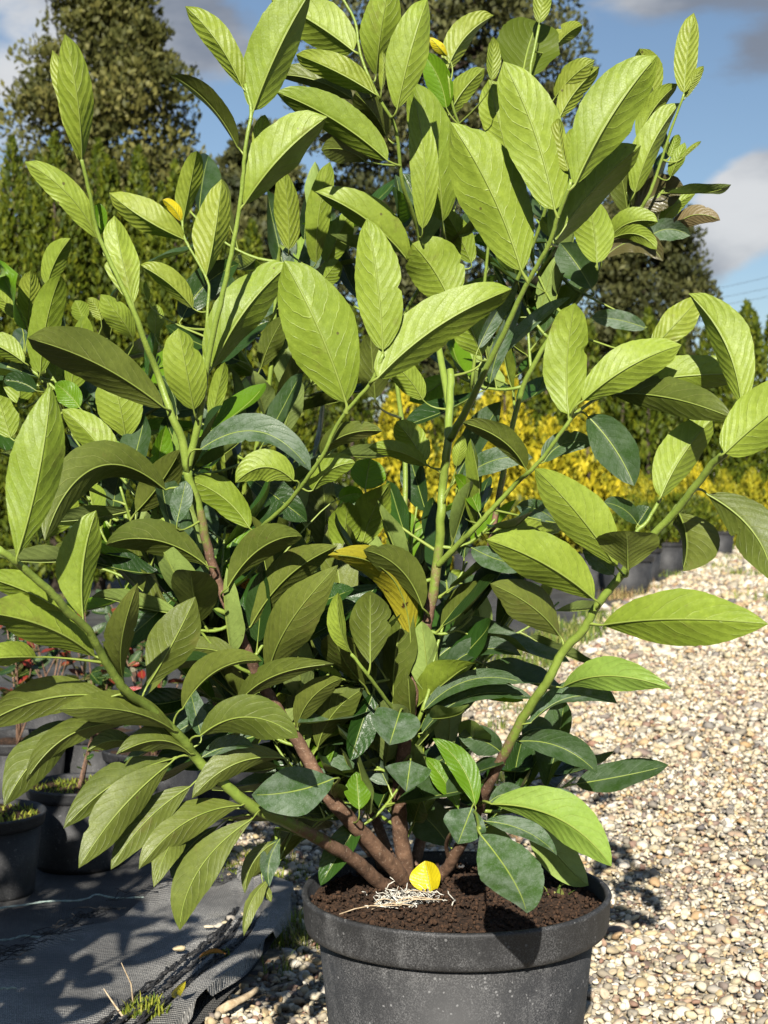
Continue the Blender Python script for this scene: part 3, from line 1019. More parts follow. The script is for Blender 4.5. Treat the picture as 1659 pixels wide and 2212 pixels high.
# leaf: window branch base tip width side roll bow [d=depth slope o=offset cm t=tint]
LEAVES = """
1 B2 485 950 385 200 235 U 0 .03 t=y
1 B2 480 960 312 300 150 U 30 .05 o=3 t=y
1 B2 575 1410 145 960 190 U 5 .09 t=n
1 B2 592 1395 585 1205 110 T 0 0 o=3 t=g
1 B2 790 1800 680 1285 240 U 10 -.02 d=.1 t=n
1 BF 1092 1420 650 1145 215 U -38 -.04 t=y
1 BF 1072 1312 965 1185 80 U -20 .1 t=l
1 BF 1086 1310 1172 890 165 U 18 0 t=y
1 BF 1222 1640 1315 1060 230 U 30 .02 t=y
1 B1 1440 520 1105 45 185 U -30 .06 t=y
1 B1 1408 870 1005 440 185 U -45 .08 d=-.7 t=o
1 B1 1505 655 1850 -60 330 U 38 -.03 t=n
1 B1 1465 500 1492 250 95 U 30 .05 o=1.5 t=y
2 B1 -60 1215 432 698 320 U 34 -.05 t=n
2 B1 10 900 66 680 110 U 0 0 o=6 t=y
4 B1 1262 675 1720 60 310 U 28 -.06 o=2 t=n
4 B1 1150 925 1058 440 280 U 8 0 o=-2 t=n
4 B2 970 910 172 505 330 U -14 .05 d=-.75 o=-2 t=o
4 B2 1050 960 950 720 90 T 40 .1 o=1 t=s
7 B8 100 285 300 -725 385 U 4 .03 o=-1 d=.05 t=n
7 B8 492 650 572 15 330 U 36 -.06 d=0 t=n
7 B8 560 880 -140 615 330 U -34 .07 o=1 t=n
7 B8 380 620 -140 400 230 U -20 .05 o=3 t=n
7 B8 215 886 -150 905 190 U -50 .02 o=3 t=n
7 B8 735 1030 815 462 215 U 24 -.05 o=3 t=o
7 B8 872 1060 1160 528 340 U 8 .02 o=3 d=.0 t=o
7 B8 660 1120 -150 1325 300 U -22 .10 o=1 t=n
7 B8 1030 1320 355 1200 215 U -30 .07 o=-1 t=o
7 B8 760 1285 150 1625 210 U -25 .16 o=2 d=-.5 t=o
7 B8 520 1280 30 1765 300 U -15 .10 o=4 d=-.5 t=o
7 B8 1130 1460 695 1465 190 U -42 .16 o=-1 t=n
7 B8 800 1410 520 1445 130 U -30 .15 o=2 t=n
10 B8 1020 85 378 498 250 U -18 .08 o=0 t=o
10 B8 1010 110 472 728 280 U -8 .05 o=-2 t=n
10 B8 1130 248 660 740 230 U -5 .07 o=-1 t=n
10 B8 1430 362 832 735 260 U -20 .12 o=-1 t=n
10 B8 1500 440 1060 1115 250 U -12 .12 o=-3 t=n
10 B8 1200 420 920 835 190 U 0 .1 o=2 t=o
10 B8 1300 480 1028 815 150 U 20 .12 o=1 t=o
10 B8 1440 520 1160 970 130 U 30 .1 o=2 t=o
10 BL 1640 575 1455 885 120 U -10 .15 t=n
11 BL 155 560 92 842 135 T 0 .12 d=-.3 t=d
10 BL 1610 790 1448 1135 110 U 45 .12 t=o
10 BL 1560 820 1610 935 60 U 0 0 t=n
11 B8 180 80 -370 320 215 U -15 .14 o=-3 t=n
7 B8 1190 1352 1775 1365 300 U 12 -.16 o=-2 t=n
7 B8 1085 1190 1572 898 190 U 62 -.12 o=-1 t=n
7 B8 1195 1360 1120 1045 130 T 0 0 o=1 t=d
7 B8 1280 1460 1425 1335 110 U 0 0 o=2 t=n
7 S1 1230 345 605 215 260 U -22 .12 d=-.7 o=-3 t=o
7 S1 1350 475 1808 160 255 U 15 -.12 d=-.6 o=-4 t=o
7 S1 1440 892 1000 838 170 U -25 .06 o=-1 t=n
7 S1 1490 700 2000 230 255 U 22 -.08 o=1 t=o
7 S1 1590 1010 1990 365 310 U 12 -.06 o=-1 t=n
8 S3 365 885 505 535 260 U 6 .03 o=-17 d=-.4 t=o
8 B9 690 925 690 492 300 U 2 0 d=-.15 t=n
8 B9 575 855 498 490 130 U 40 -.08 t=n
8 S2 930 800 448 290 250 U -10 .20 o=-2 t=w
8 S2 1000 592 640 242 250 U -15 .12 o=-4 d=-.6 t=o
8 S2 520 280 560 -40 230 U 5 0 o=2 t=n
8 S2 635 250 805 -145 270 U 12 -.05 o=3 t=n
8 S1 -100 1170 465 930 190 U 30 -.1 o=-2 d=-.5 t=o
8 S1 255 1310 535 1003 190 U 20 -.1 o=-1 t=o
8 S1 378 1425 650 1075 240 U 14 -.1 o=0 t=n
8 S1 205 1270 180 1075 180 U 0 0 o=3 t=y
8 S2 865 1215 800 1422 330 T 0 0 o=-8 d=-1.0 t=d
11 S2 930 95 903 288 300 T 0 0 o=-10 d=-.9 t=d
11 S1 475 200 -25 300 310 T 14 -.05 o=-12 d=-.5 t=d
11 S1 625 385 608 160 170 T 0 0 o=-4 d=.3 t=g
11 BJ 1215 385 1015 75 160 T 15 .06 o=2 d=.2 t=g
11 BJ 1312 362 1060 -40 175 T 20 .12 o=3 d=.3 t=g
11 BJ 1295 372 1208 595 280 T 0 0 o=-1 d=-.8 t=d
11 BJ 1345 535 1622 1005 380 T -6 -.04 o=-1 d=-1.2 t=d
11 BJ 1160 600 890 330 260 T 0 .05 o=5 d=.2 t=s
12 B6 20 352 730 722 310 U 34 -.12 o=-6 t=g
12 B6 -20 455 412 662 140 T -30 -.10 o=-8 t=d
12 B6 0 345 245 335 150 T -10 -.2 o=-4 t=d
9 B6 185 1385 642 1572 200 T -20 -.12 o=1 t=s
9 B6 200 1350 375 1345 150 T -20 -.2 o=4 t=s
9 B6 250 1275 762 1160 210 T -30 -.18 o=-1 t=d
9 B6 440 1065 1088 1075 240 U 22 -.10 o=3 t=g
9 B6 680 695 1652 690 390 U -6 -.03 o=-1 d=-.65 t=n
9 B6 625 540 -10 190 365 U -8 .05 o=-3 d=-.35 t=n
9 B6 420 760 10 450 270 U -10 .06 o=1 d=-.7 t=o
9 B6 760 350 268 -240 340 U -4 .03 o=-3 d=-.3 t=n
9 B6 828 365 820 150 430 U 0 0 o=-6 d=-1.2 t=o
9 B6 740 395 555 250 150 T 0 .05 o=2 t=d
9 B6 1300 -80 1690 445 330 U 14 -.12 o=2 d=-.5 t=o
9 B6 1130 30 1150 370 380 U 30 -.1 o=5 d=.4 t=o
6 B7 880 1600 680 1475 120 T 10 .12 o=1 t=s
6 B7 885 1605 955 1498 130 T 0 0 o=1 t=s
6 B7 1022 1440 1348 958 270 U 30 -.05 o=-1 t=n
6 B6 1400 1182 1950 760 400 U 8 -.03 o=-1 t=n
6 B6 1500 880 1188 238 300 U -22 .09 o=2 d=.2 t=n
6 B5 840 772 1560 715 260 U 8 -.03 o=4 t=n
6 B5 740 830 1430 970 250 U 20 -.05 o=5 d=-.8 t=o
6 B5 560 870 1146 540 300 U 22 -.06 o=-2 t=n
6 B5 474 950 512 292 305 U 12 -.04 o=0 d=-.05 t=n
6 S4 960 575 1262 250 215 U 0 0 o=-6 t=y
6 S4 930 440 612 375 125 T 10 .05 o=0 t=d
6 B5 590 965 862 1372 270 T 0 -.05 o=2 d=-.4 t=s
6 B5 330 1235 622 1130 160 T -10 -.2 o=3 t=s
5 B5 1610 1270 1235 1000 190 U -20 .10 o=0 d=-.5 t=o
6 B5 -150 1335 262 1210 160 T -10 -.12 o=4 t=d
6 B5 395 1588 160 1495 130 T 0 .1 o=6 t=d
5 B4 545 880 180 42 490 U 4 .03 d=-.05 t=n
5 B4 765 570 672 -213 320 U 4 .02 d=0 t=n
5 B4 735 735 1522 214 330 U 30 -.06 o=-1 t=n
5 S2 1350 605 1245 325 260 U -5 0 o=2 d=-.3 t=n
2 B3 1588 1605 1166 722 470 U -3 .04 d=-.08 t=n
3 B3 392 1245 85 358 400 U 2 .04 d=0 t=n
3 B3 512 1095 1002 328 380 U 42 -.04 t=n
3 B3 390 1450 905 862 330 U 34 -.05 o=2 t=n
3 B3 476 1015 415 700 130 U 40 -.05 o=2 t=y
3 BI 490 1000 512 755 160 U 10 0 o=3 t=n
3 BI 420 700 656 400 180 U 25 -.06 o=4 t=y
3 BI 395 580 628 358 170 U 20 -.06 o=7 t=y
3 BI 200 470 292 122 400 T 0 -.03 o=3 d=.5 t=q
3 BI 300 135 345 -150 125 U 0 0 o=2 t=y
3 BI 395 280 556 148 130 U 20 -.08 o=6 t=y
3 BI 20 475 28 220 105 U 0 0 o=3 t=y
2 BI 1500 900 1395 478 260 U 0 0 o=4 t=n
2 BK 1148 700 1368 408 180 U 25 -.06 o=1 t=n
2 BK 1150 405 1428 88 175 U 42 -.10 o=2 t=y
2 BK 1142 640 1000 315 170 T 0 .08 o=0 t=g
2 BK 1148 335 1045 222 70 U 0 0 o=1 t=l
2 S5 1118 1315 945 488 330 U -2 .05 o=-2 t=n
2 BE 1000 1358 948 575 195 U 0 .05 o=-2 t=n
2 BE 850 645 1032 -15 285 U 16 -.02 o=-2 t=n
2 BE 725 445 812 -130 270 U 5 -.02 o=2 t=n
2 BE 755 540 760 300 55 U 40 .05 o=-1 t=y
2 BE 590 302 105 0 300 U -30 .03 o=1 t=n
2 BE 715 555 252 325 195 U -28 .03 o=-1 t=y
2 BE 792 952 128 545 265 U -20 .05 o=-1 t=n
2 BE 582 585 118 445 150 U -40 .08 o=3 t=o
2 BE 785 810 590 545 210 U 0 .05 o=4 d=-.9 t=o
2 BE 660 960 400 890 200 U -10 .1 o=5 d=-.9 t=o
2 BE 700 960 380 830 120 U -30 .15 o=7 d=-.5 t=k
2 BE 915 1545 365 1140 265 U -22 .07 o=0 t=n
2 S3 207 1480 168 1008 175 U 0 .03 o=-6 t=y
2 S3 370 1560 452 958 175 U 14 -.04 o=-5 t=n
2 S3 430 1560 562 1268 180 U 5 0 o=-1 t=n
5 S3 380 195 505 35 150 U 0 0 o=-6 t=n
5 BE 1160 265 940 -60 380 U -8 .05 o=-3 d=-.2 t=n
2 S5 1290 1560 1130 1255 180 U 0 .03 o=2 t=n
3 BH 643 1560 588 1178 270 U -2 .03 o=-1 d=-.1 t=n
3 S4 735 1390 1008 1318 170 U 18 -.14 o=-4 t=n
3 S4 735 1415 1002 1482 130 U 20 -.2 o=-5 d=-.4 t=n
3 S4 880 1245 1162 1112 230 T -10 -.1 o=1 t=k
3 S4 1015 1345 1228 1152 110 U 15 -.1 o=2 t=n
3 S4 930 1430 1198 1400 150 T -15 -.2 o=-3 t=d
3 S4 1085 1375 1378 1308 140 U 15 -.22 o=4 t=k
3 S4 690 1525 1037 1552 170 T -15 -.3 o=-4 t=k
3 BG 1160 550 1220 68 170 U 2 -.02 d=0 t=y
3 BG 1168 580 1277 392 80 U 20 -.05 o=1 t=y
3 S4 890 830 1122 498 170 U 18 -.08 o=-1 t=n
3 S4 868 1145 1132 618 210 U 22 -.06 o=-2 t=n
3 S4 960 640 895 288 200 U -5 .05 o=2 t=y
3 BG 1080 1050 1166 845 100 U 15 0 o=1 t=n
3 BG 1150 940 1262 840 35 U 0 -.05 o=1 t=y
3 BG 1075 930 1128 798 75 U 0 0 o=1 t=n
3 S4 760 840 832 675 140 U 10 0 o=1 t=n
3 B3 392 1405 318 1288 100 U 0 0 o=4 t=n
6 S4 610 205 425 -65 230 T 0 .03 o=-5 d=.1 t=s
4 BB 238 705 362 118 215 U 8 -.04 o=-3 t=n
4 BB 168 430 182 95 165 U 0 0 o=-1 t=y
4 BB 280 185 417 -90 165 U 15 -.06 o=2 t=n
4 BB 105 390 -80 180 130 U -20 .05 o=-1 t=n
4 BB 145 645 -130 500 160 U -35 .05 o=-2 t=n
4 BB 110 890 135 595 235 U 0 0 o=1 t=n
4 BB 215 812 22 755 130 T 0 .1 o=-4 t=o
4 BB 472 912 328 768 160 T 0 .05 o=-2 t=g
4 BC 672 1272 368 925 235 U -12 .06 o=-1 t=n
4 BC 742 1342 635 1108 160 T 5 .05 o=1 t=g
4 BB 745 1088 655 700 310 U 0 .02 o=-3 d=-.2 t=n
4 BC 940 1482 985 1018 165 T 18 -.05 o=-2 t=g
4 S6 790 505 598 238 185 U 0 .04 o=-8 d=-.5 t=n
4 S6 500 395 445 275 130 U 0 0 o=-4 t=n
4 S6 600 395 520 260 100 U 10 .1 o=-2 t=y
4 BF 1145 322 828 65 175 U -18 .06 o=1 t=y
4 BF 920 475 932 298 115 U 0 0 o=4 t=n
4 BF 880 280 862 160 45 U 0 0 o=2 t=y
4 BF 1080 385 1420 55 210 T -10 -.1 o=5 t=o
4 BF 1280 642 1595 400 190 T -10 -.08 o=2 t=o
4 BB 252 905 445 725 160 U 0 0 o=4 t=n
4 BF 1250 1000 1335 640 120 U 10 0 o=0 t=n
4 S1 1190 1160 1840 1292 210 T -20 -.25 o=-4 t=d
4 S1 1480 1625 1115 1342 235 U -12 .10 o=-1 d=-.1 t=n
5 B4 235 1345 -110 1358 230 U -15 .25 o=-1 d=-.2 t=n
4 S1 980 1400 250 1710 290 U -25 .28 o=0 d=-.9 t=o
4 S1 1050 1595 1105 1345 140 T 0 0 o=-3 d=.1 t=d
4 BB 235 1690 445 1420 220 U 0 0 o=-1 t=n
4 BB 390 1420 560 1150 200 U 0 0 o=2 t=n
4 BB 560 1360 590 1200 140 U 0 0 o=0 t=n
4 BB 60 1090 -40 760 220 U 0 0 o=3 t=n
4 BB 330 780 330 620 150 U 0 0 o=3 t=n
5 S2 660 1398 690 1213 240 T 0 0 o=6 d=.2 t=g
5 S2 505 1455 652 1428 120 T 0 -.1 o=6 t=g
5 S2 1012 1235 845 995 210 U 0 .04 o=0 d=-.1 t=n
5 S2 1022 1255 680 1150 130 U -20 .08 o=-1 t=n
5 B4 400 1195 772 1048 160 U 20 -.12 o=2 d=-.7 t=o
5 B4 350 1402 602 1238 190 U 10 -.15 o=1 t=n
5 S2 1002 865 820 645 180 U -5 .05 o=0 d=-.4 t=n
5 S5 720 860 690 468 230 U 0 0 o=-14 d=-.5 t=o
5 S3 170 1075 272 738 160 U 10 0 o=-10 t=d
5 B5 1202 1262 1242 1078 95 U 0 0 o=2 t=n
5 B5 1335 1535 1188 1308 120 T 30 .06 o=1 t=g
5 B5 1240 1490 1335 1278 165 U 0 -.05 o=6 t=n
5 B3 1400 770 1592 275 120 T 25 -.05 o=3 t=d
6 B3 0 725 472 268 150 T -30 -.06 o=4 t=d
6 B3 -60 560 170 180 110 T 20 -.04 o=4 t=d
8 BA 1110 1005 1585 880 160 T -35 -.2 o=0 t=s
8 BA 1015 1195 1605 1040 120 T -40 -.16 o=-1 t=s
8 BA 1000 1335 1655 1135 160 T -35 -.18 o=-3 t=s
8 BA 1080 900 1592 840 230 T -20 -.2 o=3 t=s
8 BA 1110 705 1385 435 180 U 10 -.04 o=1 d=-.6 t=o
8 B6 1460 1445 1215 1360 190 T 0 .1 o=3 t=s
8 BA 1075 960 790 840 190 T 10 .1 o=4 t=s
8 BA 1000 1180 640 1060 170 T 10 .15 o=6 t=s
8 S1 70 1080 300 880 150 T -10 -.1 o=6 t=d
7 BD 880 410 690 220 190 U -5 .08 o=0 t=o
7 BD 960 450 1160 420 120 T -20 -.15 o=1 t=g
7 BD 590 345 300 250 180 U -20 .1 o=2 t=o
7 BD 960 470 1080 270 160 T 0 0 o=3 t=g
7 B8 1200 1480 1500 1420 130 T -20 -.1 o=0 t=d
"""

# ---- branches
BR = {}            # key -> samples (u, v, Y), xyz
plant = empty('cherry_laurel', (0.05, 2.04, 0.29))
tag(plant, 'leafy green cherry laurel shrub growing in the large black pot', 'shrub')
branch_obj = {}


def stem_mesh(P, r0, r1, a0, a1, node=True):
    # a0: how far along the stem the brown bark gives way to green
    n = len(P)
    s = np.linspace(0, 1, n)
    rad = r1 + (r0 - r1) * (1 - s) ** 1.7
    if node:
        rad = rad * (1 + .025 * np.sin(np.cumsum(np.linalg.norm(np.diff(P, axis=0, prepend=P[:1]), axis=1)) * 120 + r0 * 9e4) ** 6 * 2)
        P = P + rng.normal(0, r1 * .10, P.shape)
    V, F = tube(P, rad, 9)
    age = np.clip(np.concatenate([np.repeat(.5 + (a0 - s) * 2.5, 9), [.5 + (a0 - 1) * 2.5, .5 + a0 * 2.5]]), -.5, 1.5)
    return V, F, age


for line in BRANCHES.strip().splitlines():
    head, pts = line.split(':')
    key, r0, r1, a0, a1 = head.split()
    P = []
    for p in pts.split(','):
        rr, x, y, Y = p.split()
        u, v = reg(int(rr), float(x), float(y))
        Y = float(Y)
        if key not in ('B8', 'BL', 'BJ'):
            Y = 2.04 - (2.04 - Y) * 1.9 if Y < 2.04 else 2.04 + (Y - 2.04) * 1.3
        P.append((u, v, Y * 1000))
    S = catmull(np.array(P), max(24, len(P) * 6))
    S[:, 2] /= 1000
    X = np.array([at(*s) for s in S])
    BR[key] = (S, X)
    V, F, age = stem_mesh(X, float(r0), float(r1), float(a0), float(a1))
    branch_obj[key] = obj('branch', V, F, M['stem'], plant, attrs={'age': age})
ALLX = np.concatenate([x for s, x in BR.values()])
ALLS = np.concatenate([s for s, x in BR.values()])
ALLK = sum([[k] * len(s) for k, (s, x) in BR.items()], [])

NL, NW = 34, 10
CAMP = np.array((0, 0, CAM_Z))


def leaf_mesh(P0, P2, width, side, roll, bow, arch, rng, pet=None, fold=None, nl=NL, nw=NW, face=None, serrate=True, point=0.0):
    """one leaf blade with midrib and petiole. P0 base, P2 tip; side +1: upper face towards `face` point, -1: underside"""
    L = np.linalg.norm(P2 - P0)
    ax = (P2 - P0) / L
    mid = (P0 + P2) / 2
    C = norm((CAMP if face is None else face) - mid)
    n0 = norm(C - ax * np.dot(C, ax))
    r0 = np.cross(ax, n0)               # to the right when looking along the leaf with n0 towards the eye
    P1 = mid + r0 * bow * 2 * L + n0 * arch * 2 * L
    t = np.linspace(0, 1, nl)[:, None]
    mids = (1 - t) ** 2 * P0 + 2 * t * (1 - t) * P1 + t ** 2 * P2
    # the last part of the tip hooks back a little
    hook = rng.uniform(-.05, .07)
    mids = mids + n0 * hook * L * np.clip((t - .72) / .28, 0, 1) ** 2
    T = norm(np.gradient(mids, axis=0))
    nn = norm(C - T * (T @ C)[:, None])
    twist = roll + np.linspace(-1, 1, nl) * rng.uniform(-16, 16)
    a = np.radians(twist)[:, None]
    rr = np.cross(T, nn)
    N = nn * np.cos(a) + rr * np.sin(a)
    S = np.cross(T, N)
    top = N * side                      # direction of the upper face
    tt = t[:, 0]
    pa, pb = rng.uniform(.88, 1.10), rng.uniform(.52, .70) + point
    prof = np.clip(np.sin(np.pi * tt ** pa), 0, 1) ** pb
    prof /= prof.max()
    tip = np.clip((tt - .91) / .09, 0, 1)
    prof = prof * (1 - tip) + tip * (1 - tt) * 4.2
    prof[0], prof[-1] = .035, .004
    half = width / 2 * prof
    vv = np.linspace(-1, 1, nw + 1)
    halves = {-1: half.copy(), 1: half.copy()}
    if serrate and nl > 20:
        for sgn in (-1, 1):
            halves[sgn] *= 1 + .05 * np.sin(tt * rng.uniform(8, 15) + rng.uniform(0, 6)) * rng.uniform(0, 1)
            if rng.uniform() < .16:                       # a bite out of the margin
                c_ = rng.uniform(.35, .92)
                halves[sgn] *= 1 - rng.uniform(.12, .38) * np.exp(-((tt - c_) / rng.uniform(.015, .04)) ** 2)
    if fold is None:
        fold = rng.uniform(16, 36)
    fa = math.radians(fold)
    curlw = rng.uniform(-.06, .09)
    ph1, ph2, k1 = rng.uniform(0, 6.28), rng.uniform(0, 6.28), rng.uniform(7, 13)
    wav = rng.uniform(.04, .12)
    ser = 1 + (rng.uniform(-.018, .018, (nl, 2)) if serrate else 0)
    X = np.zeros((nl, nw + 1, 3))
    for j, v in enumerate(vv):
        av = abs(v)
        h = halves[-1 if v < 0 else 1] * (ser[:, 0 if v < 0 else 1] if av == 1 else 1)
        up = av * math.sin(fa) - curlw * 2.2 * av ** 2 * 1.0
        wave = wav * np.sin(k1 * tt + (ph1 if v < 0 else ph2)) * av ** 1.7
        X[:, j] = mids + S * (h * v * math.cos(fa * (1 - .4 * av)))[:, None] + top * (h * up + width * .5 * wave * np.sin(np.pi * tt))[:, None]
    V = X.reshape(-1, 3)
    F = grid_faces(nl, nw + 1)
    # winding so that the mesh normal is the upper face
    f = F[len(F) // 2]
    fn = np.cross(V[f[1]] - V[f[0]], V[f[2]] - V[f[1]])
    if np.dot(fn, top[nl // 2]) < 0:
        F = F[:, ::-1]
    lx = np.repeat(tt, nw + 1)
    ly = np.tile(vv, nl)
    # raised midrib below, continuing as the petiole
    rb = width * .0150 * (1 - tt * .85) + .00025
    rib_path = mids[:-2] - top[:-2] * (rb[:-2, None] * .35)
    rr_ = rb[:-2]
    if pet is not None:
        pet = np.asarray(pet)
        rib_path = np.vstack([pet[:-1], rib_path])
        rr_ = np.concatenate([max(rb[0] * 1.25, .0009) * (1 + .9 * np.linspace(1, 0, len(pet) - 1) ** 2), rr_])
    RV, RF = tube(rib_path, rr_, 5, cap=False)
    rnd = rng.uniform()
    VV = np.vstack([V, RV])
    n1 = len(V)
    return VV, [F] + [g + n1 for g in RF], len(F), np.concatenate([lx, np.zeros(len(RV))]), np.concatenate([ly, np.zeros(len(RV))]), rnd


def leaf_object(name, args, matkey, parent):
    V, F, nb, lx, ly, rnd = args
    me = mesh_np(name, V, F)
    attr(me, 'lx', lx)
    attr(me, 'ly', ly)
    attr(me, 'rnd', np.full(len(V), rnd))
    me.materials.append(M[matkey])
    me.materials.append(M['rib'])
    mi = np.ones(len(me.polygons), np.int32)
    mi[:nb] = 0
    me.polygons.foreach_set('material_index', mi)
    o = bpy.data.objects.new(name, me)
    return link(o, parent)


leaf_count = 0
for line in LEAVES.strip().splitlines():
    f = line.split()
    rg, key = int(f[0]), f[1]
    bx, by, tx, ty, wd = map(float, f[2:7])
    sd = -1 if f[7] == 'U' else 1
    roll, bow = float(f[8]), float(f[9])
    ex = dict(e.split('=') for e in f[10:])
    u0, v0 = reg(rg, bx, by)
    u1, v1 = reg(rg, tx, ty)
    S, X = BR[key]
    i = int(np.argmin((S[:, 0] - u0) ** 2 + (S[:, 1] - v0) ** 2))
    dpx = math.hypot(S[i, 0] - u0, S[i, 1] - v0)
    off = float(ex.get('o', 0)) / 100
    Yb = S[i, 2] + off
    P0 = at(u0, v0, Yb)
    Lp = math.hypot(u1 - u0, v1 - v0) * Yb / FPX
    if 'd' in ex:
        dd = float(ex['d'])
    else:
        upness = (v0 - v1) / (math.hypot(u1 - u0, v1 - v0) + 1e-6)
        dd = (-.10 - .10 * max(0, upness)) if sd < 0 else (.15 * upness - .12)
        if sd < 0 and rg >= 7: dd -= .38
        if sd < 0 and ex.get('t') == 'o': dd -= .2
        dd += rng.uniform(-.28, .22)
    roll += rng.normal(0, 7)
    fold = None
    if sd < 0 and abs(float(f[8])) >= 26 and 'd' not in ex:      # strongly folded leaves: one half towards the light, the other away
        fold = rng.uniform(34, 42)
        roll *= .6
        dd = rng.uniform(-.12, .10) if rg < 7 else dd
    P2 = at(u1, v1, Yb + dd * Lp)
    width = wd * K * Yb / FPX * (.90 if sd < 0 else .94)
    ax = norm(P2 - P0)
    if dpx < 75:
        j = max(0, i - 1)
        att, own = X[j], key
    else:
        d3 = np.linalg.norm(ALLX - (P0 - ax * .03 + np.array((0, .03, -.02))), axis=1)
        j = int(np.argmin(d3))
        att, own = ALLX[j], ALLK[j]
    gap = np.linalg.norm(P0 - att)
    c = P0 - ax * min(.02, gap * .5)
    tq = np.linspace(0, 1, 6)[:, None]
    pet = (1 - tq) ** 2 * att + 2 * tq * (1 - tq) * c + tq ** 2 * P0
    arch = rng.uniform(-.07, .13) * (1 if sd < 0 else -1)
    A = leaf_mesh(P0, P2, width * (1.12 if fold else 1), sd, roll, bow, arch, rng, pet, fold=fold, point=.22 if rg >= 10 or (rg >= 7 and sd < 0) else -.07)
    tk = ex.get('t', 'n')
    if sd < 0 and tk == 'n' and (rg >= 10 or v0 > 1420): tk = 'o'        # older leaves low on the shrub take the shade-darkened tone
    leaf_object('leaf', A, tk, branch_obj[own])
    leaf_count += 1
print('placed leaves', leaf_count)

# ---- inner shoots: side twigs along the back stems with alternate leaves
rs = np.random.default_rng(5)
inner = []


def inner_shoot(key, s, direction, length, nleaf, tints):
    S, X = BR[key]
    b = X[int(s * (len(X) - 1))]
    d = norm(np.asarray(direction, float))
    e = b + d * length
    tq = np.linspace(0, 1, 10)[:, None]
    c = b + d * length * .5 + np.array((0, 0, -.02 - .1 * length))
    P = (1 - tq) ** 2 * b + 2 * tq * (1 - tq) * c + tq ** 2 * e
    V, F, age = stem_mesh(P, .0026, .0015, -.25, 0)
    br = obj('branch', V, F, M['stem'], plant, attrs={'age': age})
    for i in range(nleaf):
        q = .2 + .8 * (i + .5) / nleaf
        p = P[min(9, int(q * 9))]
        az = i * 2.4 + rs.uniform(-.4, .4)
        side = norm(np.cross(d, (0.2, .3, .9)))
        up = np.cross(side, d)
        rad = side * math.cos(az) + up * math.sin(az)
        dirn = norm(d * rs.uniform(.35, .9) + rad * rs.uniform(.6, 1.1) + np.array((0, 0, .15)))
        L = rs.uniform(.085, .135)
        p0 = p + dirn * .016
        p2 = p0 + dirn * L
        tq2 = np.linspace(0, 1, 4)[:, None]
        pet = p * (1 - tq2) + p0 * tq2
        face = (p0 + p2) / 2 + norm(d * -.6 + np.array((0, 0, 1.2)) + rs.normal(0, .35, 3)) * 2
        A = leaf_mesh(p0, p2, L * rs.uniform(.36, .46), 1, rs.uniform(-25, 25), rs.uniform(-.05, .05), rs.uniform(-.08, .02), rs, pet, face=face, nl=18, nw=8)
        # nearness to the eye decides which stay single objects
        inner.append((np.linalg.norm((p0 + p2) / 2 - CAMP), A, tints[rs.integers(len(tints))], br))


for key, lo, hi, n in (('S3', .15, .98, 20), ('S6', .12, .95, 22), ('S5', .15, .50, 9), ('S4', .12, .38, 6), ('S4', .62, .95, 8), ('S5', .78, .95, 4),
                       ('S1', .15, .6, 7), ('S2', .1, .4, 6), ('B6', .1, .25, 2), ('BD', .1, .8, 4), ('BB', .1, .7, 5)):
    for i in range(n):
        s = lo + (hi - lo) * (i + rs.uniform(.2, .8)) / n
        az = rs.uniform(-math.pi, math.pi)
        back = rs.uniform(-.25, .6)
        lat = rs.uniform(-1, 1)
        inner_shoot(key, s, (lat, back, rs.uniform(.15, 1.0)), rs.uniform(.09, .17), rs.integers(4, 7), 'nosdogs')
for key, lo, hi, n in (('S2', .22, .72, 8), ('S1', .2, .8, 8), ('S3', .15, .6, 8), ('S5', .1, .35, 5), ('S6', .2, .8, 8), ('S4', .1, .3, 4), ('S2', .08, .25, 3)):
    for i in range(n):
        s = lo + (hi - lo) * (i + rs.uniform(.2, .8)) / n
        inner_shoot(key, s, (rs.uniform(-1, 1), rs.uniform(-.25, .3), rs.uniform(-.1, .7)), rs.uniform(.06, .13), rs.integers(4, 7), 'nosodo')
inner.sort(key=lambda q: q[0])
room = max(0, 298 - leaf_count)
for dist, A, tk, br in inner[:room]:
    leaf_object('leaf', A, tk, br)
rest = inner[room:]
if rest:
    keys = 'nosdg'
    V = []; FB = []; FR = []; lx = []; ly = []; rn = []; mi = []; n = 0
    for dist, A, tk, br in rest:
        v, F, nb, a, b, rnd = A
        V.append(v); FB.append((np.concatenate(F[:1]) if False else F[0]) + n); mi.append(np.full(len(F[0]), keys.index(tk)))
        lx.append(a); ly.append(b); rn.append(np.full(len(v), rnd))
        for g in F[1:]:
            FB.append(g + n); mi.append(np.full(len(g), len(keys)))
        n += len(v)
    me = mesh_np('inner_leaves', np.concatenate(V), [np.concatenate(FB)])
    attr(me, 'lx', np.concatenate(lx)); attr(me, 'ly', np.concatenate(ly)); attr(me, 'rnd', np.concatenate(rn))
    for kk in keys:
        me.materials.append(M[kk])
    me.materials.append(M['rib'])
    me.polygons.foreach_set('material_index', np.concatenate(mi).astype(np.int32))
    io = link(bpy.data.objects.new('inner_leaves', me), plant)
    io['kind'] = 'stuff'
print('inner leaves', len(inner), 'as stuff', len(rest))
# ------------------------------------------------------------------ pots and small things
re_ = np.random.default_rng(17)


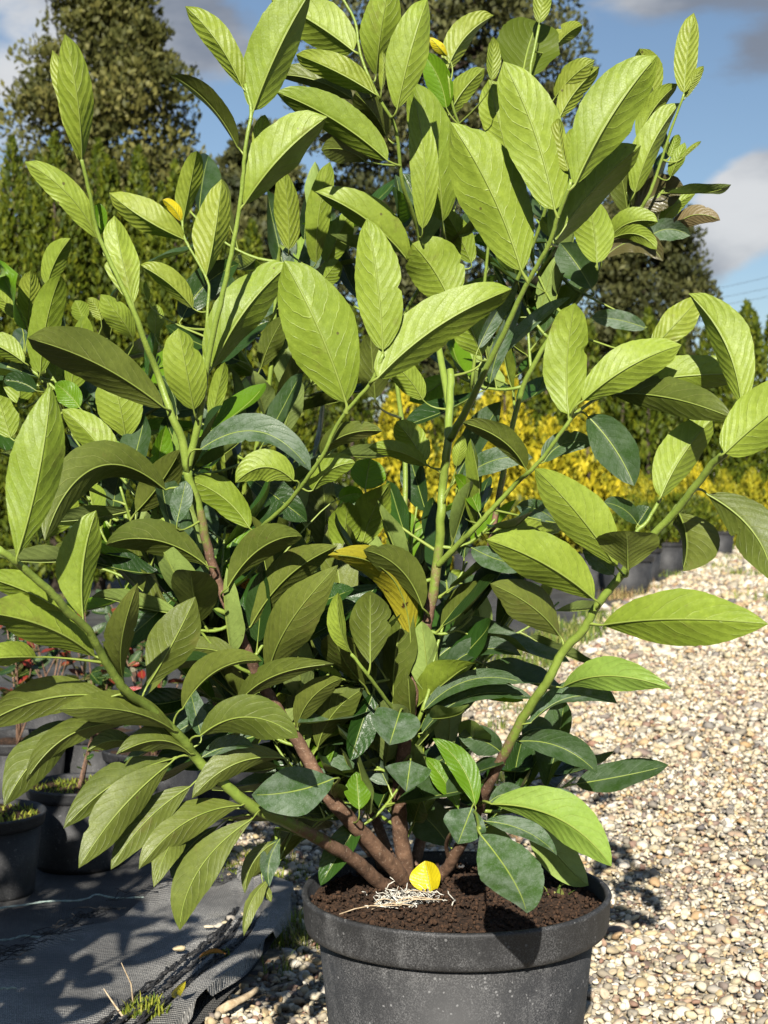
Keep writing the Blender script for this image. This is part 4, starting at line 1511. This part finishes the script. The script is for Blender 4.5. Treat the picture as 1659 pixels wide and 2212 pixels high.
def soil_disc(x, y, z, rad, amp, m, parent, name='soil', rings=26, seg=72):
    r = np.linspace(0, rad, rings)
    a = np.linspace(0, 2 * np.pi, seg, endpoint=False)
    X = x + r[:, None] * np.cos(a); Yv = y + r[:, None] * np.sin(a)
    Z = z + amp * (np.sin(X * 31 + 1) * np.sin(Yv * 27) * .6 + np.sin(X * 77 + Yv * 61) * .35) + re_.normal(0, amp * .35, X.shape)
    Z[0] = Z[0].mean()
    V = np.stack([X, Yv, Z], -1).reshape(-1, 3)
    return obj(name, V, grid_faces(rings, seg, True)[:, ::-1][:, ::-1], m, parent)


def nursery_pot(label, x, y, h, r_top, m, group=None, lip=.048, over=.02, r_bot=None, soil=True, name='plant_pot', soil_drop=.02):
    root = empty(name, (x, y, 0))
    tag(root, label, 'pot', group)
    rb = r_bot or r_top * .79
    rbt = r_top - over
    zl = h - lip
    V, F = lathe([(0.001, .006), (rb * .93, .006), (rb, .0), (rb + .003, .012), (rbt, zl + .004), (rbt - .006, zl + .004), (rbt - .010, h - soil_drop - .03), (rb - .006, .02)], 72)
    obj('body', V + np.array((x, y, 0)), F, m, root)
    V, F = lathe([(rbt - .004, zl + .006), (r_top - .009, zl), (r_top - .004, zl + .003), (r_top - .002, zl + .010), (r_top, h - .006), (r_top + .0015, h - .003), (r_top, h),
                  (r_top - .005, h), (r_top - .007, h - .003), (r_top - .010, h - lip * .9), (rbt - .004, zl + .008)], 96)
    V = V + np.array((x, y, 0))
    V[:, 0] += .0012 * np.sin(V[:, 1] * 30)
    obj('rim', V, F, m, root)
    if soil:
        soil_disc(x, y, h - soil_drop, r_top - .008, .004, M['soil'], root)
    return root


POT_H, POT_R = .307, .2005
px, py = POT_C
pot = nursery_pot('large round black plastic pot with dusty rim holding the laurel', px, py, POT_H, POT_R, M['pot'], r_bot=.150)
# crumbs of peat on the soil
cr = MB()
for i in range(1500):
    a, q = re_.uniform(0, 6.283), (POT_R - .012) * math.sqrt(re_.uniform())
    s = re_.uniform(.0012, .0042)
    V = ICO_V * s * re_.uniform(.5, 1.3, 3)
    cr.add(V + np.array((px + math.cos(a) * q, py + math.sin(a) * q, POT_H - .017 + re_.uniform(-.001, .004))), ICO_F)
o = cr.build('soil_crumbs', M['soil'], pot, smooth=False)
o['kind'] = 'stuff'
# bleached fibres lying on the soil
fb_ = MB()
c0 = ground_at(875, 1945, POT_H - .012)
for i in range(110):
    p = c0 + np.array((re_.normal(0, .020), re_.normal(0, .016), abs(re_.normal(0, .003))))
    a = re_.uniform(0, 6.28)
    L = re_.uniform(.006, .026)
    t = np.linspace(-.5, .5, 7)[:, None]
    P = p + t * L * np.array((math.cos(a), math.sin(a), 0)) + np.cumsum(re_.normal(0, .0028, (7, 3)), 0) * np.array((1, 1, .9))
    P[:, 2] = np.maximum(P[:, 2], POT_H - .019)
    fb_.add(*tube(P, re_.uniform(.0004, .0009), 4))
tag(fb_.build('bleached_fibres', M['string']), 'tangle of bleached white fibres lying on the soil below the stems', 'fibres')
# dry straws
st = MB()
for i in range(7):
    p = ground_at(re_.uniform(790, 980), re_.uniform(1925, 1965), POT_H - .006)
    a = re_.uniform(-.6, .6)
    t = np.linspace(-.5, .5, 5)[:, None]
    P = p + t * re_.uniform(.03, .08) * np.array((math.cos(a), math.sin(a) * .5, .15)) + np.c_[np.zeros((5, 2)), .004 * np.sin(np.arange(5))]
    o = obj('dry_straw', *tube(P, .0008, 4), M['twig'])
    tag(o, 'thin dry straw lying on the soil in the large pot', 'straw', 'dry straws on the pot soil')

lr = np.random.default_rng(9)


def loose_leaf(name, label, P0, P2, w_, mk, side=1, roll=0, bow=0, fold=25, arch=.1, cat='leaf', group=None, face=None):
    A = leaf_mesh(np.array(P0), np.array(P2), w_, side, roll, bow, arch, lr, None, fold=fold, face=face, nl=16, nw=8)
    o = leaf_object(name, A, mk, None)
    return tag(o, label, cat, group)


loose_leaf('fallen_leaf', 'bright yellow fallen leaf standing folded against the stems in the pot', at(932, 1928, 1.985), at(918, 1860, 2.0), .048, 'l', 1, -25, .0, 34)
loose_leaf('dead_leaf', 'orange brown dead leaf caught below the dusty laurel leaf', at(556, 1742, 1.83), at(610, 1760, 1.85), .024, 'b', 1, 0, -.1, 20)
loose_leaf('dead_leaf', 'small orange dead leaf hanging beside the upper brown stem', at(505, 1235, 1.95), at(545, 1275, 1.93), .018, 'b', 1, 0, 0, 20)
loose_leaf('fallen_leaf', 'curled brown fallen leaf lying on the fabric hem', ground_at(430, 2070, .040), ground_at(488, 2062, .046), .016, 'b', 1, 10, -.05, 30, face=np.array((-.3, 2.6, 3)))
loose_leaf('fallen_leaf', 'yellowish shrivelled leaf standing beside the hem by a weed tuft', ground_at(383, 2150, .040), ground_at(400, 2122, .075), .016, 'w', 1, 10, -.05, 40)

# seedlings and moss in the large pot
for i, (u, v, nb, hh) in enumerate([(1185, 1885, 16, .022), (1228, 1878, 14, .026), (1205, 1935, 8, .03)]):
    p = ground_at(u, v, POT_H - .02)
    mb = blades(re_, nb, .012, hh, .0028, .9)
    o = mb.build('weed_seedling', M['grass'])
    o.location = p
    tag(o, 'tiny green weed seedling sprouting from the soil inside the large pot', 'weed', 'weed seedlings in the large pot')
o = obj('snail_shell', ICO2_V * .0042 * np.array((1.1, 1, .9)) + ground_at(1247, 1885, POT_H - .012), ICO2_F, M['seed'])
tag(o, 'tiny pale round shell resting on the pot soil near the weeds', 'shell')

# ---- smaller mossy pots on the bed
def mossy_pot(label, u, Y, h, rad, seed, n=260):
    x = world_at(u, Y)
    root = nursery_pot(label, x, Y, h, rad, M['pot2'], None, lip=.028, over=.009, soil_drop=.012)
    r = np.random.default_rng(seed)
    mb = blades(r, n, rad - .016, .020, .0026, .9)
    o = mb.build('moss', M['moss'], None)
    o.data.transform(__import__('mathutils').Matrix.Translation((x, Y, h - .012)))
    o.parent = root
    o.matrix_parent_inverse = parent_inv(root)
    o['kind'] = 'stuff'
    return x


def twiggy_shrub(name, label, x, Y, z0, h, spread, seed, nst, leaves_per, mats, lsize, group=None):
    r = np.random.default_rng(seed)
    root = empty(name, (x, Y, z0))
    tag(root, label, 'shrub', group)
    for k in range(nst):
        a = r.uniform(0, 6.28)
        e = np.array((x + math.cos(a) * spread * r.uniform(.3, 1), Y + math.sin(a) * spread * r.uniform(.3, 1), z0 + h * r.uniform(.6, 1)))
        b = np.array((x + r.normal(0, .006), Y + r.normal(0, .006), z0 - .01))
        tq = np.linspace(0, 1, 8)[:, None]
        c = (b + e) / 2 + np.array((0, 0, .12 * h))
        P = (1 - tq) ** 2 * b + 2 * tq * (1 - tq) * c + tq ** 2 * e
        V, F, age = stem_mesh(P, .003, .0012, 1.2, .5)
        br = obj('branch', V, F, M['stem'], root, attrs={'age': age})
        for i in range(leaves_per):
            p = P[r.integers(2, 8)]
            d = norm(r.normal(size=3) * np.array((1, 1, .5)) + np.array((0, 0, .35)))
            L = lsize * r.uniform(.6, 1.2)
            A = leaf_mesh(p, p + d * L, L * .45, 1, r.uniform(-30, 30), 0, -.05, r, None, nl=9, nw=4,
                          face=p + norm(np.array((0, -.5, 1)) + r.normal(0, .5, 3)) * 3)
            leaf_object('leaf', A, mats[r.integers(len(mats))], br)


xa = mossy_pot('small black pot filled with moss standing on the frayed fabric', -38, 3.02, .170, .125, 31, 420)
xb = mossy_pot('small black mossy pot with a bare twig tucked behind its mossy neighbour', 172, 3.26, .180, .120, 32, 380)
twiggy_shrub('twiggy_shrub', 'sparse small twiggy plant in the small mossy pot behind its neighbour', xb, 3.26, .17, .20, .07, 51, 3, 7, 'gnkr', .030)
# a row of further black pots with red tipped shrubs, in the shade of the laurel
for i, (u, Y) in enumerate([(40, 3.75), (205, 3.9), (330, 3.6), (480, 4.0), (110, 4.5), (300, 4.6)]):
    x = world_at(u, Y)
    nursery_pot('black pot of a red tipped shrub standing in the shade behind the laurel', x, Y, .20, .125, M['pot2'], 'pots of the red tipped shrubs', lip=.028, over=.009)
    twiggy_shrub('red_tipped_shrub', 'red tipped leafy shrub in a black pot behind the laurel', x, Y, .19, .34, .16, 60 + i, 7, 15, 'rkooos', .055, 'red tipped shrubs in black pots')

# black pots in the row beside the path, far bed
for i, (u, Y) in enumerate([(1355, 11.6), (1265, 12.1), (1180, 12.6), (1100, 13.0), (1385, 13.2), (1290, 13.6), (1440, 14.6), (1020, 13.4), (1500, 16.5), (1555, 18.4)]):
    x = world_at(u, Y)
    r_ = .21 if Y < 13.1 else .19
    nursery_pot('black pot in the row on the far bed beside the gravel path', x, Y, .30, r_, M['pot2'], 'pots on the far bed', lip=.04, over=.016)
    r2 = np.random.default_rng(200 + i)
    root = empty('potted_shrub', (x, Y, .28))
    tag(root, 'dark green young shrub growing in a pot on the far bed', 'shrub', 'young shrubs on the far bed')
    obj('trunk', *tube(np.array([(x, Y, .26), (x, Y, .5)]), .012, 6), M['trunk'], root)
    crown_mesh('crown', r2, [((x + r2.normal(0, .09), Y + r2.normal(0, .09), .42 + r2.uniform(0, .22)), .14, .14) for _ in range(6)], 150, .07, .5, M['goldgreen'] if i % 2 else M['thuja'], root)

# weeds: tufts along the fabric and the path edge
def tuft(u, v, n, rad, h, m, label, group, z=-.012, wd=.0022, lean=.7):
    p = ground_at(u, v, z)
    o = blades(re_, n, rad, h, wd, lean).build('weed_tuft', M[m])
    o.location = p
    tag(o, label, 'weed', group)


tuft(640, 2040, 190, .055, .075, 'grass', 'dark green grass tuft growing between the fabric hem and the large pot', None, wd=.0012)
tuft(650, 1985, 26, .02, .035, 'grass', 'small bright star shaped weed beside the rim of the large pot', None, z=.03)
tuft(600, 2110, 40, .03, .06, 'grass', 'thin weed stalks in the gravel at the fabric corner', None, wd=.001)
tuft(318, 2185, 170, .035, .028, 'moss', 'mossy yellow green weed clump growing on the fabric hem', None, z=.026)
tuft(292, 2198, 60, .018, .022, 'moss', 'small mossy clump beside the larger weed clump on the fabric', None, z=.026)
tuft(490, 2062, 12, .006, .022, 'grass', 'tiny bright sprout beside the curled fallen leaf', None, z=.03)
for (u, v) in [(500, 1880), (560, 1905), (470, 1905), (620, 1895), (530, 1850), (430, 1890), (585, 1865)]:
    tuft(u, v, 130, .06, .035, 'moss', 'moss and low weeds on the gravel behind the drooping laurel leaves', 'mossy weeds at the fabric end', wd=.0022)
for i, (u, v) in enumerate([(1180, 1420), (1215, 1395), (1140, 1440), (1250, 1370), (1235, 1385), (1300, 1345), (1120, 1470), (1160, 1400)]):
    tuft(u, v, 130, .16, .14, 'grass', 'green weed tuft at the fabric edge beside the gravel path', 'weeds along the path edge', wd=.006)
for i, (u, v) in enumerate([(1330, 1300), (1365, 1290), (1395, 1278), (1345, 1296)]):
    tuft(u, v, 90, .14, .13, 'drygrass', 'dry brown grass tuft in front of the far pots', 'dry grass by the far pots', wd=.005)
for i, (u, v) in enumerate([(1470, 1222), (1500, 1205), (1550, 1192), (1580, 1212), (1610, 1245), (1640, 1185), (1530, 1230), (1425, 1250), (1590, 1185), (1655, 1300)]):
    tuft(u, v, 70, .25, .13, 'grass', 'sparse green weed growing at the far end of the gravel', 'weeds at the far gravel', wd=.008)
for i, (u, v) in enumerate([(1100, 1690), (1095, 1700), (1075, 1580), (1110, 1540)]):
    tuft(u, v, 40, .05, .09, 'grass', 'thin grass tuft in the gravel behind the reddish stem', 'grass behind the stem', wd=.0022)
# pebbles lying on the fabric
for i, (u, v, s) in enumerate([(385, 2049, .012), (500, 1985, .013), (485, 1994, .009), (470, 1998, .010), (455, 2001, .008), (445, 2001, .006), (525, 1977, .009)]):
    o = bpy.data.objects.new('loose_pebble', protos[i % 10])
    o.location = ground_at(u, v, .034)
    o.scale = (s * 1.2, s, s)
    link(o)
    tag(o, 'reddish brown round pebble alone on the fabric' if i == 0 else 'grey pebble in the little pile washed onto the fabric', 'pebble', None if i == 0 else 'pebbles piled on the fabric')
# dry stick and straw on the fabric
P = np.array([ground_at(472, 2186, .0), ground_at(497, 2171, .014), ground_at(535, 2152, .018), ground_at(556, 2136, .022)])
tag(obj('dry_stick', *tube(catmull(P, 12), [.007, .008, .0075, .008, .007, .0065, .006, .006, .0055, .005, .005, .0045], 8), M['twig']), 'short pale weathered stick lying on the gravel beside the hem', 'stick')
P = np.array([ground_at(265, 2195, .03), ground_at(240, 2160, .045), ground_at(224, 2136, .06)])
tag(obj('dry_straw', *tube(P, [.002, .0014, .0008], 5), M['twig']), 'pale dry straw leaning on the fabric beside the weed clump', 'straw')
P = np.array([ground_at(288, 2170, .03), ground_at(283, 2125, .06), ground_at(262, 2080, .10)])
tag(obj('weed_stalk', *tube(P, [.0016, .0012, .0006], 5), M['twig']), 'thin reddish weed stalk standing in the fabric', 'stalk')

# ------------------------------------------------------------------ the next laurel of the row, beside the photographer; its shade dapples the fabric
nr = np.random.default_rng(77)
NX, NY = -.80, 1.42
nursery_pot('large black pot of the neighbouring laurel at the near end of the fabric', NX, NY, POT_H, POT_R, M['pot'], r_bot=.150)
nb_plant = empty('cherry_laurel', (NX, NY, POT_H - .02))
tag(nb_plant, 'neighbouring cherry laurel whose leaf shadows fall across the black fabric', 'shrub')


def outside(V):
    return np.max(CX + V[:, 0] / np.maximum(V[:, 1], .05) * FPX) < -25


for k in range(22):
    a = nr.uniform(0, 2 * np.pi)
    hgt = nr.uniform(.15, .95)
    e = np.array((NX + math.cos(a) * .30 * nr.uniform(.4, 1.25), NY + math.sin(a) * .30 * nr.uniform(.3, 1.1), POT_H + hgt))
    b = np.array((NX + nr.normal(0, .02), NY + nr.normal(0, .02), POT_H - .03))
    tq = np.linspace(0, 1, 14)[:, None]
    c = (b + e) / 2 + np.array((-.05 * math.cos(a), 0, .08))
    P = (1 - tq) ** 2 * b + 2 * tq * (1 - tq) * c + tq ** 2 * e
    if not outside(P):
        continue
    V, F, age = stem_mesh(P, .006, .002, .5, 0)
    br = obj('branch', V, F, M['stem'], nb_plant, attrs={'age': age})
    for i in range(9):
        p = P[int(4 + 9.9 * i / 9)]
        d = norm(nr.normal(size=3) * np.array((1, 1, .4)) + np.array((0, 0, .5)))
        L = nr.uniform(.11, .16)
        p0 = p + d * .018
        A = leaf_mesh(p0, p0 + d * L, L * .42, 1, nr.uniform(-25, 25), 0, -.05, nr, np.array((p, (p + p0) / 2, p0)), nl=14, nw=6,
                      face=p + norm(np.array((0, 0, 1)) + nr.normal(0, .4, 3)) * 3)
        if outside(A[0]):
            leaf_object('leaf', A, 'nnog'[nr.integers(4)], br)
